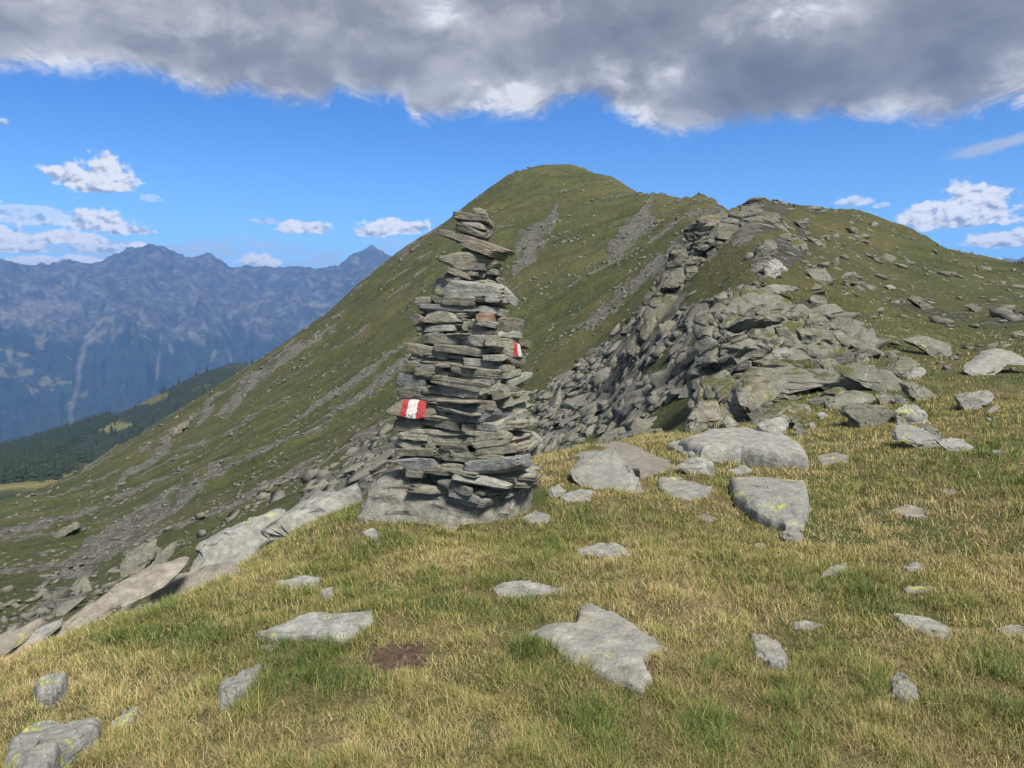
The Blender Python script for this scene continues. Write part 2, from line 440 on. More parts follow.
# ---------------------------------------------------------------- rock material
def rock_material(name, base=(0.20, 0.205, 0.19), warm=0.3, lichen=0.35, yellow=0.0, scale=1.0, strata=0.5, dark=1.0, relief=1.0, turf=0.0):
    m, T, bs = new_mat(name)
    tc = T.node('ShaderNodeTexCoord').outputs['Object']
    oi = T.node('ShaderNodeObjectInfo')
    rnd = oi.outputs['Random']
    off = T.node('ShaderNodeCombineXYZ')
    T.put(off.inputs[0], T.math('MULTIPLY', rnd, 37.0)); T.put(off.inputs[1], T.math('MULTIPLY', rnd, 91.0))
    p = T.vmath('ADD', tc, off.outputs[0])
    s = scale
    big = T.noise(p, 1.6 * s, 5, 0.6)
    med = T.noise(p, 7.0 * s, 6, 0.65)
    fine = T.noise(p, 42 * s, 4, 0.7)
    lay = T.noise(T.scaled(p, (1.5, 1.5, 3.0 + 16.0 * strata)), 1.5 * s, 5, 0.6, 0.4)
    d = dark
    c = T.ramp(med, [(0.25, tuple(v * 0.42 * d for v in base)), (0.48, tuple(v * 0.9 * d for v in base)), (0.75, tuple(v * 1.55 * d for v in base))])
    c = T.mix(T.ss(lay, 0.40, 0.60, 0.0, 0.5 * strata), c, tuple(v * 0.62 * d for v in base))
    c = T.mix(T.math('MULTIPLY', T.ss(big, 0.45, 0.7), T.math('MULTIPLY', T.math('FRACT', T.math('MULTIPLY', rnd, 7.31)), warm * 2.0)), c, (0.21, 0.165, 0.105))
    c = T.mix(T.ss(rnd, 0, 1, 0.0, 0.55), c, tuple(v * 0.62 * d for v in base))
    # pale grey-green crust lichen
    l1 = T.noise(p, 4.2 * s, 6, 0.75, 0.8)
    l2 = T.voro(T.vmath('ADD', p, T.scaled(T.node('ShaderNodeTexNoise').outputs['Color'], (0.0, 0.0, 0.0))), 30 * s)
    lm = T.math('MULTIPLY', T.ss(l1, 0.5, 0.6), T.ss(l2, 0.62, 0.25))
    c = T.mix(T.math('MULTIPLY', lm, lichen), c, (0.36, 0.38, 0.29))
    # black lichen specks
    sp = T.math('MULTIPLY', T.ss(T.noise(p, 75 * s, 3, 0.6), 0.58, 0.66), T.ss(T.noise(p, 5.5 * s, 4, 0.6), 0.45, 0.6))
    c = T.mix(T.math('MULTIPLY', sp, 0.75), c, (0.035, 0.035, 0.032))
    # pale specks
    pk = T.ss(T.noise(T.vmath('ADD', p, (5.1, 2.2, 7.7)), 95 * s, 2, 0.5), 0.63, 0.70)
    c = T.mix(T.math('MULTIPLY', pk, 0.5), c, (0.42, 0.43, 0.38))
    if yellow > 0:
        y1 = T.noise(T.vmath('ADD', p, (13.1, 4.2, 1.7)), 3.1 * s, 5, 0.7, 0.5)
        y2 = T.noise(p, 33 * s, 3, 0.6)
        ym = T.math('MULTIPLY', T.ss(y1, 0.64 - 0.1 * yellow, 0.70 - 0.1 * yellow), T.ss(y2, 0.40, 0.52))
        c = T.mix(T.math('MULTIPLY', ym, 0.85), c, (0.36, 0.38, 0.085))
    fol = T.noise(T.scaled(p, (1.0, 1.0, 1.3 + 4.0 * strata)), 9 * s, 5, 0.7, 0.3)
    c = T.mix(T.ss(fol, 0.56, 0.70, 0.0, 0.45), c, tuple(v * 0.4 * d for v in base))
    c = T.mix(T.ss(fol, 0.44, 0.30, 0.0, 0.35), c, tuple(v * 1.5 * d for v in base))
    if turf > 0:
        nz = T.node('ShaderNodeSeparateXYZ'); T.put(nz.inputs[0], T.node('ShaderNodeNewGeometry').outputs['Normal'])
        tm = T.math('MULTIPLY', T.ss(nz.outputs[2], 0.72, 0.88), T.ss(T.math('ADD', big, T.math('MULTIPLY', T.math('SUBTRACT', med, 0.5), 0.6)), 0.60 - 0.12 * turf, 0.66 - 0.12 * turf))
        c = T.mix(tm, c, T.ramp(fine, [(0.3, (0.035, 0.040, 0.013)), (0.5, (0.075, 0.078, 0.026)), (0.7, (0.14, 0.115, 0.05))]))
    T.put(bs.inputs['Base Color'], c)
    T.put(bs.inputs['Roughness'], T.ss(med, 0.2, 0.8, 0.95, 0.75, lin=True))
    h = T.math('ADD', T.math('MULTIPLY', med, 0.6), T.math('MULTIPLY', fine, 0.22))
    h = T.math('ADD', h, T.math('MULTIPLY', lay, 0.8 * strata))
    h = T.math('ADD', h, T.math('MULTIPLY', big, 0.6))
    h = T.math('ADD', h, T.math('MULTIPLY', fol, 0.45))
    T.put(bs.inputs['Normal'], bump(T, h, 1.0, 0.06 * relief / s))
    return m

M = {}
M['cairn'] = rock_material('cairn_stone', (0.235, 0.222, 0.175), 0.35, 0.55, 0.15, 2.2, strata=0.25)
M['cairn_dark'] = rock_material('cairn_stone_dark', (0.16, 0.152, 0.125), 0.2, 0.25, 0.0, 2.2, strata=0.25)
M['cairn_blue'] = rock_material('cairn_stone_slate', (0.205, 0.21, 0.205), 0.1, 0.2, 0.0, 2.0, strata=0.35)
M['cairn_rust'] = rock_material('cairn_stone_rusty', (0.205, 0.18, 0.148), 0.5, 0.25, 0.0, 2.2, strata=0.25)
M['boulder'] = rock_material('boulder_stone', (0.195, 0.186, 0.158), 0.45, 0.6, 0.1, 1.8, strata=0.0)
M['slab'] = rock_material('slab_stone', (0.25, 0.246, 0.224), 0.15, 0.35, 0.25, 1.4, strata=0.35, relief=0.75)
M['slab_yellow'] = rock_material('slab_stone_yellow', (0.245, 0.243, 0.224), 0.15, 0.35, 0.8, 1.4, strata=0.35, relief=0.75)
M['slab_warm'] = rock_material('slab_stone_warm', (0.235, 0.215, 0.182), 0.4, 0.35, 0.15, 1.4, strata=0.35, relief=0.75)
M['outcrop'] = rock_material('outcrop_stone', (0.185, 0.178, 0.146), 0.3, 0.45, 0.2, 0.55, turf=0.9)
M['outcrop_far'] = rock_material('outcrop_stone_far', (0.155, 0.149, 0.122), 0.35, 0.4, 0.0, 0.3, turf=0.9)
M['scree'] = rock_material('scree_stone', (0.172, 0.165, 0.138), 0.3, 0.4, 0.0, 0.8, strata=0.2)

# ---------------------------------------------------------------- ground materials
def meadow_material():
    m, T, bs = new_mat('meadow_turf')
    p = T.node('ShaderNodeNewGeometry').outputs['Position']
    n1 = T.noise(p, 0.55, 5, 0.6)
    n2 = T.noise(p, 3.0, 5, 0.65)
    n3 = T.noise(p, 26, 4, 0.7)
    c = T.ramp(n2, [(0.3, (0.06, 0.058, 0.022)), (0.5, (0.12, 0.10, 0.042)), (0.72, (0.20, 0.155, 0.078))])
    c = T.mix(T.ss(n1, 0.42, 0.6), c, T.ramp(n3, [(0.3, (0.03, 0.045, 0.01)), (0.7, (0.085, 0.10, 0.025))]))
    c = T.mix(T.ss(n3, 0.55, 0.75, 0, 0.5), c, (0.20, 0.16, 0.075))
    at_ = T.node('ShaderNodeAttribute', attribute_name='soil').outputs['Fac']
    so = T.ramp(n3, [(0.3, (0.045, 0.026, 0.018)), (0.7, (0.13, 0.085, 0.06))])
    c = T.mix(at_, c, so)
    T.put(bs.inputs['Base Color'], c)
    T.put(bs.inputs['Normal'], bump(T, T.math('ADD', n3, n2), 1.0, 0.05))
    return m
M['meadow'] = meadow_material()

def hill_material():
    m, T, bs = new_mat('hillside_turf')
    p = T.node('ShaderNodeNewGeometry').outputs['Position']
    rot = T.node('ShaderNodeMapping'); rot.inputs['Rotation'].default_value = (0, 0, -math.atan2(STRIKE[1], STRIKE[0]))
    T.put(rot.inputs['Vector'], p)
    q = rot.outputs[0]
    qs = T.scaled(q, (0.35, 1.0, 1.0))
    n0 = T.noise(qs, 0.045, 5, 0.55)
    n1 = T.noise(qs, 0.28, 6, 0.65)
    n2 = T.noise(p, 1.6, 5, 0.7)
    n3 = T.noise(p, 7.0, 4, 0.7)
    g = T.ramp(n1, [(0.3, (0.031, 0.043, 0.012)), (0.5, (0.066, 0.080, 0.022)), (0.7, (0.118, 0.114, 0.040))])
    g = T.mix(T.ss(n0, 0.46, 0.70, 0.0, 0.75), g, T.ramp(n2, [(0.3, (0.052, 0.047, 0.019)), (0.7, (0.125, 0.106, 0.045))]))
    g = T.mix(T.ss(n2, 0.50, 0.68, 0.0, 0.75), g, (0.022, 0.028, 0.010))
    g = T.mix(T.ss(n2, 0.46, 0.30, 0.0, 0.55), g, (0.125, 0.120, 0.045))
    g = T.mix(T.ss(n3, 0.42, 0.66, 0.0, 0.45), g, (0.030, 0.036, 0.013))
    dry = T.node('ShaderNodeAttribute', attribute_name='dry').outputs['Fac']
    g = T.mix(T.math('MULTIPLY', dry, T.ss(n1, 0.3, 0.6, 0.45, 0.95)), g, T.ramp(n3, [(0.3, (0.10, 0.072, 0.034)), (0.7, (0.19, 0.145, 0.065))]))
    rk = T.node('ShaderNodeAttribute', attribute_name='rock').outputs['Fac']
    rk = T.math('MULTIPLY', T.ss(T.math('ADD', rk, T.math('MULTIPLY', T.math('SUBTRACT', n2, 0.5), 1.2)), 0.35, 0.62), 1.0)
    rq = T.noise(T.scaled(q, (0.45, 1.3, 1.3)), 2.4, 6, 0.75, 0.6)
    rc = T.ramp(n3, [(0.25, (0.13, 0.126, 0.105)), (0.5, (0.25, 0.242, 0.205)), (0.75, (0.38, 0.37, 0.315))])
    rc = T.mix(T.ss(rq, 0.50, 0.40, 0.0, 0.75), rc, (0.04, 0.042, 0.03))
    st = T.ss(T.noise(p, 2.6, 3, 0.8), 0.63, 0.68)
    vs1 = T.voro(T.scaled(q, (0.7, 1.0, 1.0)), 0.95)
    sp1 = T.math('MULTIPLY', T.ss(vs1, 0.20, 0.12), T.ss(T.noise(qs, 0.10, 5, 0.65), 0.47, 0.58))
    vs2 = T.voro(T.scaled(q, (0.7, 1.0, 1.0)), 2.3)
    sp2 = T.math('MULTIPLY', T.ss(vs2, 0.20, 0.13), T.ss(T.noise(qs, 0.13, 5, 0.65), 0.46, 0.57))
    g = T.mix(T.math('MAXIMUM', sp1, sp2), g, rc)
    c = T.mix(rk, g, rc)
    T.put(bs.inputs['Base Color'], c)
    h = T.math('ADD', T.math('MULTIPLY', n2, 0.9), T.math('MULTIPLY', n3, 0.35))
    h = T.math('ADD', h, T.math('MULTIPLY', T.math('MULTIPLY', rk, T.ss(rq, 0.35, 0.6)), 0.9))
    T.put(bs.inputs['Normal'], bump(T, h, 1.0, 0.5))
    return m
M['hill'] = hill_material()

def ridge_material():
    m, T, bs = new_mat('wooded_ridge')
    p = T.node('ShaderNodeNewGeometry').outputs['Position']
    n1 = T.noise(p, 0.008, 5, 0.6)
    n2 = T.noise(p, 0.05, 5, 0.7)
    c = T.ramp(n2, [(0.3, (0.010, 0.016, 0.008)), (0.52, (0.019, 0.028, 0.012)), (0.75, (0.040, 0.047, 0.019))])
    c = T.mix(T.ss(n1, 0.56, 0.66), c, (0.055, 0.058, 0.026))
    al = T.node('ShaderNodeAttribute', attribute_name='alp').outputs['Fac']
    c = T.mix(al, c, T.ramp(n2, [(0.35, (0.10, 0.10, 0.03)), (0.65, (0.20, 0.175, 0.062))]))
    T.put(bs.inputs['Base Color'], c)
    T.put(bs.inputs['Normal'], bump(T, n2, 1.0, 8.0))
    return m
M['ridge'] = ridge_material()

def mountain_material():
    m, T, bs = new_mat('mountain_slopes')
    p = T.node('ShaderNodeNewGeometry').outputs['Position']
    z = T.node('ShaderNodeSeparateXYZ'); T.put(z.inputs[0], p)
    zz = z.outputs[2]
    n1 = T.noise(p, 0.0011, 5, 0.6)
    n2 = T.noise(p, 0.006, 6, 0.7)
    fr = T.ramp(n2, [(0.35, (0.012, 0.020, 0.010)), (0.65, (0.03, 0.042, 0.02))])
    alp = T.ramp(n2, [(0.35, (0.026, 0.029, 0.022)), (0.5, (0.055, 0.055, 0.043)), (0.66, (0.145, 0.138, 0.118))])
    lvl = T.math('ADD', zz, T.math('MULTIPLY', T.math('SUBTRACT', n1, 0.5), 900.0))
    lvl = T.math('ADD', lvl, T.math('MULTIPLY', T.math('SUBTRACT', n2, 0.5), 260.0))
    c = T.mix(T.ss(lvl, -120.0, 60.0), fr, alp)
    clr = T.ss(T.noise(T.vmath('ADD', p, (300.0, 900.0, 0.0)), 0.0022, 4, 0.65), 0.62, 0.66)
    c = T.mix(T.math('MULTIPLY', clr, 0.75), c, (0.13, 0.125, 0.06))
    sc = T.node('ShaderNodeAttribute', attribute_name='scar').outputs['Fac']
    c = T.mix(sc, c, (0.33, 0.29, 0.25))
    T.put(bs.inputs['Base Color'], c)
    T.put(bs.inputs['Normal'], bump(T, n2, 1.0, 60.0))
    return m
M['mountain'] = mountain_material()

# ---------------------------------------------------------------- terrain meshes
def ring_values(lo, hi, n):
    return np.exp(np.linspace(math.log(lo), math.log(hi), n))
TH = np.concatenate([np.radians(np.linspace(-180, -66, 40)[:-1]), np.radians(np.linspace(-66, -37, 60)[:-1]),
                     np.radians(np.linspace(-37, 37, 700)[:-1]), np.radians(np.linspace(37, 66, 60)[:-1]), np.radians(np.linspace(66, 180, 40))])
RA = np.concatenate([ring_values(R0, 14.0, 170)[:-1], ring_values(14.0, R1, 300)])
RB = ring_values(R1, R2, 120)
RC = np.concatenate([ring_values(R2, 6000, 30)[:-1], ring_values(6000, 11600, 210)[:-1], ring_values(11600, R3, 24)])

def polar(RR):
    T_, R_ = np.meshgrid(TH, RR, indexing='ij')
    x = R_ * np.sin(T_); y = R_ * np.cos(T_)
    return T_, R_, x, y, height(x, y)
def grid_faces(n, m):
    i, j = np.meshgrid(np.arange(n - 1), np.arange(m - 1), indexing='ij')
    a = (i * m + j).ravel()
    return np.stack([a, a + m, a + m + 1, a + 1], 1)
def compact(V, F_, attrs):
    used = np.zeros(len(V), bool); used[F_.ravel()] = True
    idx = np.cumsum(used) - 1
    return V[used], idx[F_], {k: v[used] for k, v in attrs.items()}

# pixel outlines of the bare-rock ground on the hillside, carried onto the terrain
ROCKY = [
 [(536, 475), (540, 395), (570, 368), (610, 345), (645, 312), (690, 268), (735, 280), (745, 330), (715, 355), (700, 392), (668, 405), (640, 440), (590, 455)],
 [(598, 262), (612, 240), (630, 222), (648, 197), (668, 208), (660, 222), (640, 240), (618, 258)],
 [(580, 326), (590, 305), (640, 272), (668, 252), (664, 272), (620, 305), (596, 330)],
 [(655, 262), (700, 225), (760, 200), (790, 215), (780, 235), (730, 245), (690, 290), (650, 320), (640, 300)],
 [(745, 255), (800, 232), (830, 240), (800, 262), (760, 275)],
 [(505, 265), (520, 232), (560, 205), (556, 225), (530, 262), (512, 290)],
 [(800, 300), (850, 310), (880, 350), (860, 372), (820, 372), (780, 330)],
 [(220, 405), (262, 366), (330, 316), (338, 322), (275, 372), (232, 415)],
 [(122, 470), (175, 428), (215, 398), (205, 420), (150, 462), (110, 490)],
 [(30, 590), (90, 540), (150, 500), (220, 460), (228, 472), (165, 520), (110, 560), (50, 605)],
 [(118, 560), (150, 540), (158, 570), (138, 580)],
 [(0, 630), (40, 600), (90, 580), (80, 610), (20, 640)],
 [(330, 470), (385, 420), (400, 470), (380, 490), (300, 500), (300, 490)],
]
TURF = [[(638, 446), (650, 414), (672, 398), (700, 390), (704, 402), (690, 442)], [(655, 360), (668, 350), (665, 372), (650, 380)], [(560, 460), (575, 440), (610, 432), (600, 450)],
        [(705, 262), (735, 255), (760, 270), (725, 300), (680, 310)]]
def rock_attr(x, y, z, r):
    px, py = to_px(np.stack([x, y, z], -1))
    ok = (r > 12) & (y > 0)
    m = rock_mask(x, y) * 0.75 * sm(25, 45, r)
    wq = np.stack([x / np.maximum(r, 1) * 22, y / np.maximum(r, 1) * 22, np.log(np.maximum(r, 1)) * 7], -1)
    px = px + 13 * fbm(wq, 3, 51); py = py + 13 * fbm(wq + 9, 3, 52)
    for poly in ROCKY:
        m = np.where(ok & inside(poly, px, py), np.maximum(m, 0.58 + 0.35 * fbm(wq * 2.2, 3, 53)), m)
    for poly in TURF:
        m = np.where(ok & inside(poly, px, py), m * 0.12, m)
    return m
DRY = [[(640, 195), (700, 198), (780, 205), (700, 222), (660, 235)], [(810, 215), (900, 240), (880, 262), (820, 240)], [(940, 340), (985, 355), (960, 372), (930, 372)],
       [(560, 345), (620, 330), (650, 305), (640, 300), (580, 335)]]
SOIL_SPOTS = [(398, 655, 0.19), (643, 668, 0.07), (650, 686, 0.06), (350, 508, 0.16), (915, 515, 0.08)]
EDGE_R = None
def build_terrain():
    T_, R_, x, y, z = polar(RA)
    n, m = T_.shape
    V = np.stack([x, y, z], -1).reshape(-1, 3)
    Fq = grid_faces(n, m)
    rock = rock_attr(x, y, z, R_)
    px, py = to_px(np.stack([x, y, z], -1))
    dry = np.zeros_like(x)
    for poly in DRY:
        dry = np.where((R_ > 15) & (y > 0) & inside(poly, px, py), 0.3, dry)
    dry = np.maximum(dry, 0.28 * sm(0.05, 0.4, fbm(np.stack([x / 16, y / 16, 0 * x], -1), 3, 77)))
    soil = np.zeros_like(x)
    for sx, sy, rad in SOIL_SPOTS:
        g = ground(sx, sy)
        d = np.hypot(x - g[0], y - g[1]) / rad
        soil = np.maximum(soil, 1 - sm(0.6, 1.15, d + 0.35 * fbm(np.stack([x * 5, y * 5, 0 * x], -1), 2, 61)))
    # the meadow ends past the knoll's rim
    thp = np.array([-1.2, -0.59, -0.3, -0.1, 0.06, 0.16, 0.24, 0.32, 0.45, 0.588, 0.75, 1.2])
    rim = np.interp(T_, thp, [7.2, 7.3, 8.3, 9.6, 11.2, 12.2, 13.5, 16.5, 17.0, 17.0, 17.0, 17.0])
    near = (R_ < rim)[:-1, :-1].ravel()
    at_ = {'rock': rock.ravel(), 'dry': dry.ravel(), 'soil': soil.ravel()}
    for nm, sel, mat in (('meadow', near, M['meadow']), ('hillside', ~near, M['hill'])):
        v, f, a = compact(V, Fq[sel], at_)
        link(nm, mesh_from(nm, v, f, mats=[mat], attrs=a), kind='structure')
    T_, R_, x, y, z = polar(RB)
    px, py = to_px(np.stack([x, y, z], -1))
    alp = np.where((y > 0) & (R_ < 760) & (px < 175), 1.0, 0.0) * sm(480, 560, R_)
    alp = np.maximum(alp, np.where(inside([(88, 428), (118, 421), (135, 424), (110, 433)], px, py) & (R_ > 900), 0.8, 0))
    alp = np.maximum(alp, np.where(inside([(128, 405), (165, 392), (172, 394), (150, 404)], px, py) & (R_ > 900), 0.6, 0))
    V = np.stack([x, y, z], -1).reshape(-1, 3)
    link('wooded_ridge', mesh_from('wooded_ridge', V, grid_faces(*T_.shape), mats=[M['ridge']], attrs={'alp': alp.ravel()}), kind='structure')
    T_, R_, x, y, z = polar(RC)
    px, py = to_px(np.stack([x, y, z], -1))
    w = 7 * fbm(np.stack([px / 14, py / 14, 0 * px], -1), 4, 88)
    scar = np.zeros_like(x)
    for line, wd in (([(105, 330), (85, 345), (80, 365), (76, 395), (70, 410), (74, 430)], 4.5), ([(158, 318), (161, 340), (158, 365), (157, 378)], 2.2),
                     ([(128, 310), (120, 330), (110, 345)], 1.6), ([(100, 322), (84, 340)], 3), ([(8, 352), (12, 362), (22, 366)], 4), ([(170, 345), (172, 352)], 3), ([(192, 335), (202, 342)], 6),
                     ([(168, 312), (160, 320)], 2), ([(232, 312), (250, 306), (262, 302)], 4), ([(275, 298), (300, 298)], 2.5), ([(310, 304), (330, 306)], 3.5), ([(215, 352), (212, 360)], 4), ([(228, 350), (230, 360)], 4)):
        for (x0, y0), (x1, y1) in zip(line[:-1], line[1:]):
            t = np.clip(((px - x0) * (x1 - x0) + (py - y0) * (y1 - y0)) / ((x1 - x0)**2 + (y1 - y0)**2), 0, 1)
            d = np.hypot(px - x0 - t * (x1 - x0), py - y0 - t * (y1 - y0))
            scar = np.maximum(scar, 0.26 * (1 - sm(0.4 * wd, wd, d + np.abs(w) * 0.5)))
    alpb = inside([(0, 308), (40, 301), (80, 303), (85, 312), (60, 313), (35, 318), (30, 330), (18, 318), (0, 318)], px + w, py + w)
    scar = np.maximum(scar, np.where(alpb, 0.22, 0))
    scar = np.where(R_ > 5500, scar, 0)
    V = np.stack([x, y, z], -1).reshape(-1, 3)
    link('mountains', mesh_from('mountains', V, grid_faces(*T_.shape), mats=[M['mountain']], attrs={'scar': scar.ravel()}), kind='structure')
build_terrain()
# ---------------------------------------------------------------- light, air and sky
EXPO = 2.4
SUN_AZ, SUN_EL = R(150), R(52)       # azimuth clockwise from the view direction (+Y): behind the viewer to the right
sd = bpy.data.lights.new('sun', 'SUN')
sd.energy = 1.5; sd.angle = R(14); sd.color = (1.0, 0.955, 0.88)
so = bpy.data.objects.new('sun', sd); COL.objects.link(so)
dirv = Vector((math.sin(SUN_AZ) * math.cos(SUN_EL), math.cos(SUN_AZ) * math.cos(SUN_EL), math.sin(SUN_EL)))
so.rotation_euler = (-dirv).to_track_quat('-Z', 'Y').to_euler()
so.location = (30, -30, 60)

w = bpy.data.worlds.new('World'); scene.world = w; w.use_nodes = True
w.node_tree.nodes.clear()
T = NT(w.node_tree)
wout = T.node('ShaderNodeOutputWorld')
bg = T.node('ShaderNodeBackground')
SKY_STRENGTH = 0.06
bg.inputs['Strength'].default_value = SKY_STRENGTH
T.l.new(bg.outputs[0], wout.inputs['Surface'])
K = 2 ** (-EXPO) / SKY_STRENGTH
sky = T.node('ShaderNodeTexSky', sky_type='NISHITA')
sky.sun_disc = False; sky.sun_elevation = SUN_EL; sky.sun_rotation = SUN_AZ
sky.altitude = 2400; sky.air_density = 1.0; sky.dust_density = 0.3; sky.ozone_density = 2.0
D = T.node('ShaderNodeTexCoord').outputs['Generated']
sx = T.node('ShaderNodeSeparateXYZ'); T.put(sx.inputs[0], D)
dx, dy, dz = sx.outputs
U = T.math('MULTIPLY', T.math('ARCTAN2', dx, dy), F)
Vv = T.math('MULTIPLY', T.math('ARCSINE', dz), F)
def uv(px, py):
    d = ray(px, py); n = np.linalg.norm(d)
    return math.atan2(d[0], d[1]) * F, math.asin(d[2] / n) * F
cb = T.node('ShaderNodeCombineXYZ'); T.put(cb.inputs[0], U); T.put(cb.inputs[1], Vv)
UV = cb.outputs[0]
nbig = T.noise(UV, 0.011, 6, 0.6)
nmed = T.noise(UV, 0.045, 6, 0.62, 0.3)
nfin = T.noise(UV, 0.13, 5, 0.65)
UVs = T.scaled(UV, (0.62, 1.0, 1.0))
nstr = T.noise(UVs, 0.017, 7, 0.6, 0.25)
nmed2 = T.noise(T.scaled(UV, (0.6, 1.0, 1.0)), 0.035, 7, 0.66, 0.8)
nstr2 = T.noise(T.vmath('ADD', UVs, (611.0, 97.0, 0)), 0.006, 4, 0.55, 0.3)

# cloud sheet overhead with its ragged rim
edge = [(-250, 60), (0, 72), (60, 71), (130, 72), (170, 82), (222, 98), (240, 92), (275, 101), (325, 107), (342, 92), (352, 97), (398, 98), (412, 116), (432, 122), (480, 117),
        (540, 117), (562, 104), (608, 106), (625, 118), (655, 131), (680, 136), (712, 129), (760, 123), (830, 117), (900, 119), (942, 124), (975, 118), (1000, 110), (1024, 106), (1300, 96)]
fc = T.node('ShaderNodeFloatCurve')
cu = fc.mapping.curves[0]
pts = []
for px, py in edge:
    u, v = uv(px, py)
    pts.append(((u + 900) / 1800, (v - 100) / 250))
pts = [(0.0, pts[0][1])] + pts + [(1.0, pts[-1][1])]
while len(cu.points) < len(pts): cu.points.new(0.5, 0.5)
for p_, (a, b) in zip(cu.points, pts):
    p_.location = (a, b); p_.handle_type = 'AUTO'
fc.mapping.update()
T.put(fc.inputs['Value'], T.ss(U, -900.0, 900.0, lin=True))
E = T.math('MULTIPLY_ADD', fc.outputs[0], 250.0, 100.0)
dep = T.math('SUBTRACT', Vv, E)
dep = T.math('ADD', dep, T.math('MULTIPLY', T.math('SUBTRACT', nmed2, 0.5), 30.0))
dep = T.math('ADD', dep, T.math('MULTIPLY', T.math('SUBTRACT', nfin, 0.5), 13.0))
dep = T.math('ADD', dep, T.math('MULTIPLY', T.math('SUBTRACT', nbig, 0.5), 22.0))
dmask = T.ss(dep, -6.0, 13.0)
def blob(px, py, rx, ry):
    u, v = uv(px, py)
    a = T.math('DIVIDE', T.math('SUBTRACT', U, u), float(rx)); b = T.math('DIVIDE', T.math('SUBTRACT', Vv, v), float(ry))
    q = T.math('ADD', T.math('MULTIPLY', a, a), T.math('MULTIPLY', b, b))
    return T.math('EXPONENT', T.math('MULTIPLY', q, -1.0))
lit = None
for px, py, rx, ry, k in [(438, 15, 40, 16, 0.5), (505, 92, 40, 14, 0.62), (615, 80, 52, 16, 0.62), (775, 22, 60, 24, 0.6), (1010, 88, 70, 24, 0.62), (625, 112, 30, 10, 0.7), (150, 18, 190, 22, 0.35),
                          (435, 118, 34, 8, 0.55), (680, 72, 26, 14, 0.5), (560, 14, 60, 14, 0.4), (220, 90, 80, 12, 0.35), (1000, 60, 40, 10, 0.3)]:
    g = T.math('MULTIPLY', blob(px, py, rx, ry), k)
    lit = g if lit is None else T.math('MAXIMUM', lit, g)
drk = None
for px, py, rx, ry, k in [(860, 62, 190, 48, 0.5), (300, 60, 120, 22, 0.25), (610, 40, 120, 20, 0.25), (320, 8, 120, 14, 0.2)]:
    g = T.math('MULTIPLY', blob(px, py, rx, ry), k)
    drk = g if drk is None else T.math('MAXIMUM', drk, g)
billow = T.math('MULTIPLY', T.ss(nmed2, 0.28, 0.72), T.ss(nstr, 0.28, 0.66))
tone = T.math('ADD', T.ss(nstr, 0.3, 0.72, 0.0, 0.42, lin=True), T.ss(nstr2, 0.35, 0.65, 0.0, 0.2))
tone = T.math('ADD', tone, T.math('MULTIPLY', lit, T.math('ADD', 0.14, T.math('MULTIPLY', billow, 0.8))))
tone = T.math('ADD', T.math('SUBTRACT', tone, T.math('MULTIPLY', drk, 0.45)), 0.29)
rimlit = T.math('MULTIPLY', T.ss(dep, 34.0, 0.0), T.ss(nmed2, 0.36, 0.66))
tone = T.math('ADD', tone, T.math('MULTIPLY', rimlit, 0.34))
tone = T.math('ADD', tone, T.math('MULTIPLY', T.math('SUBTRACT', nfin, 0.5), 0.10))
dcol = T.ramp(tone, [(0.0, (0.13, 0.135, 0.15)), (0.3, (0.21, 0.212, 0.222)), (0.55, (0.33, 0.33, 0.332)), (0.8, (0.58, 0.58, 0.58)), (1.0, (0.90, 0.90, 0.89))])

# fair weather cumulus lower down: (x, y, half width, half height, whiteness)
cum = [(92, 182, 44, 19, 1.0), (108, 174, 26, 18, 1.0), (304, 229, 31, 10, 0.85), (397, 229, 42, 12, 1.0), (372, 233, 22, 8, 0.9), (260, 262, 25, 10, 1.15), (958, 219, 58, 20, 1.0), (972, 207, 32, 24, 1.0), (935, 214, 24, 14, 1.0),
       (1004, 241, 32, 12, 1.0), (1000, 266, 46, 8, 0.9), (853, 203, 19, 7, 0.6), (882, 206, 9, 4, 0.4), (4, 240, 32, 14, 0.95), (25, 221, 32, 8, 0.6), (60, 219, 26, 6, 0.55), (98, 224, 34, 15, 1.0), (122, 231, 30, 8, 0.95), (66, 239, 36, 10, 0.95), (12, 249, 34, 7, 0.95), (40, 262, 26, 7, 0.9), (78, 262, 26, 7, 1.0), (140, 250, 20, 9, 1.0), (100, 250, 34, 6, 0.65), (128, 262, 22, 5, 0.7),
       (28, 214, 42, 9, 0.45), (150, 199, 12, 5, 0.35), (265, 222, 16, 5, 0.4), (2, 122, 9, 4, 0.5), (1200, 190, 80, 26, 1.0), (-120, 200, 90, 26, 1.0)]
best = tt = wh = None
for px, py, rx, ry, k in cum:
    u, v = uv(px, py)
    a = T.math('DIVIDE', T.math('SUBTRACT', U, u), float(rx))
    b0 = T.math('SUBTRACT', Vv, v)
    up = T.math('DIVIDE', b0, float(ry))
    b = T.math('MAXIMUM', up, T.math('MULTIPLY', up, -1.9))     # flat bases
    d = T.math('SUBTRACT', 1.0, T.math('SQRT', T.math('ADD', T.math('MULTIPLY', a, a), T.math('MULTIPLY', b, b))))
    if best is None:
        best, tt, wh = d, up, None
        wh = T.math('MULTIPLY', k, 1.0)
    else:
        sel = T.math('GREATER_THAN', d, best)
        tt = T.mix(sel, tt, up, 'FLOAT'); wh = T.mix(sel, wh, k, 'FLOAT')
        best = T.math('MAXIMUM', best, d)
nc = T.noise(T.scaled(UV, (0.8, 1.15, 1.0)), 0.066, 6, 0.62, 0.1)
ncl = T.noise(T.scaled(T.vmath('ADD', UV, (3.0, 4.0, 0.0)), (0.8, 1.15, 1.0)), 0.066, 6, 0.62, 0.1)
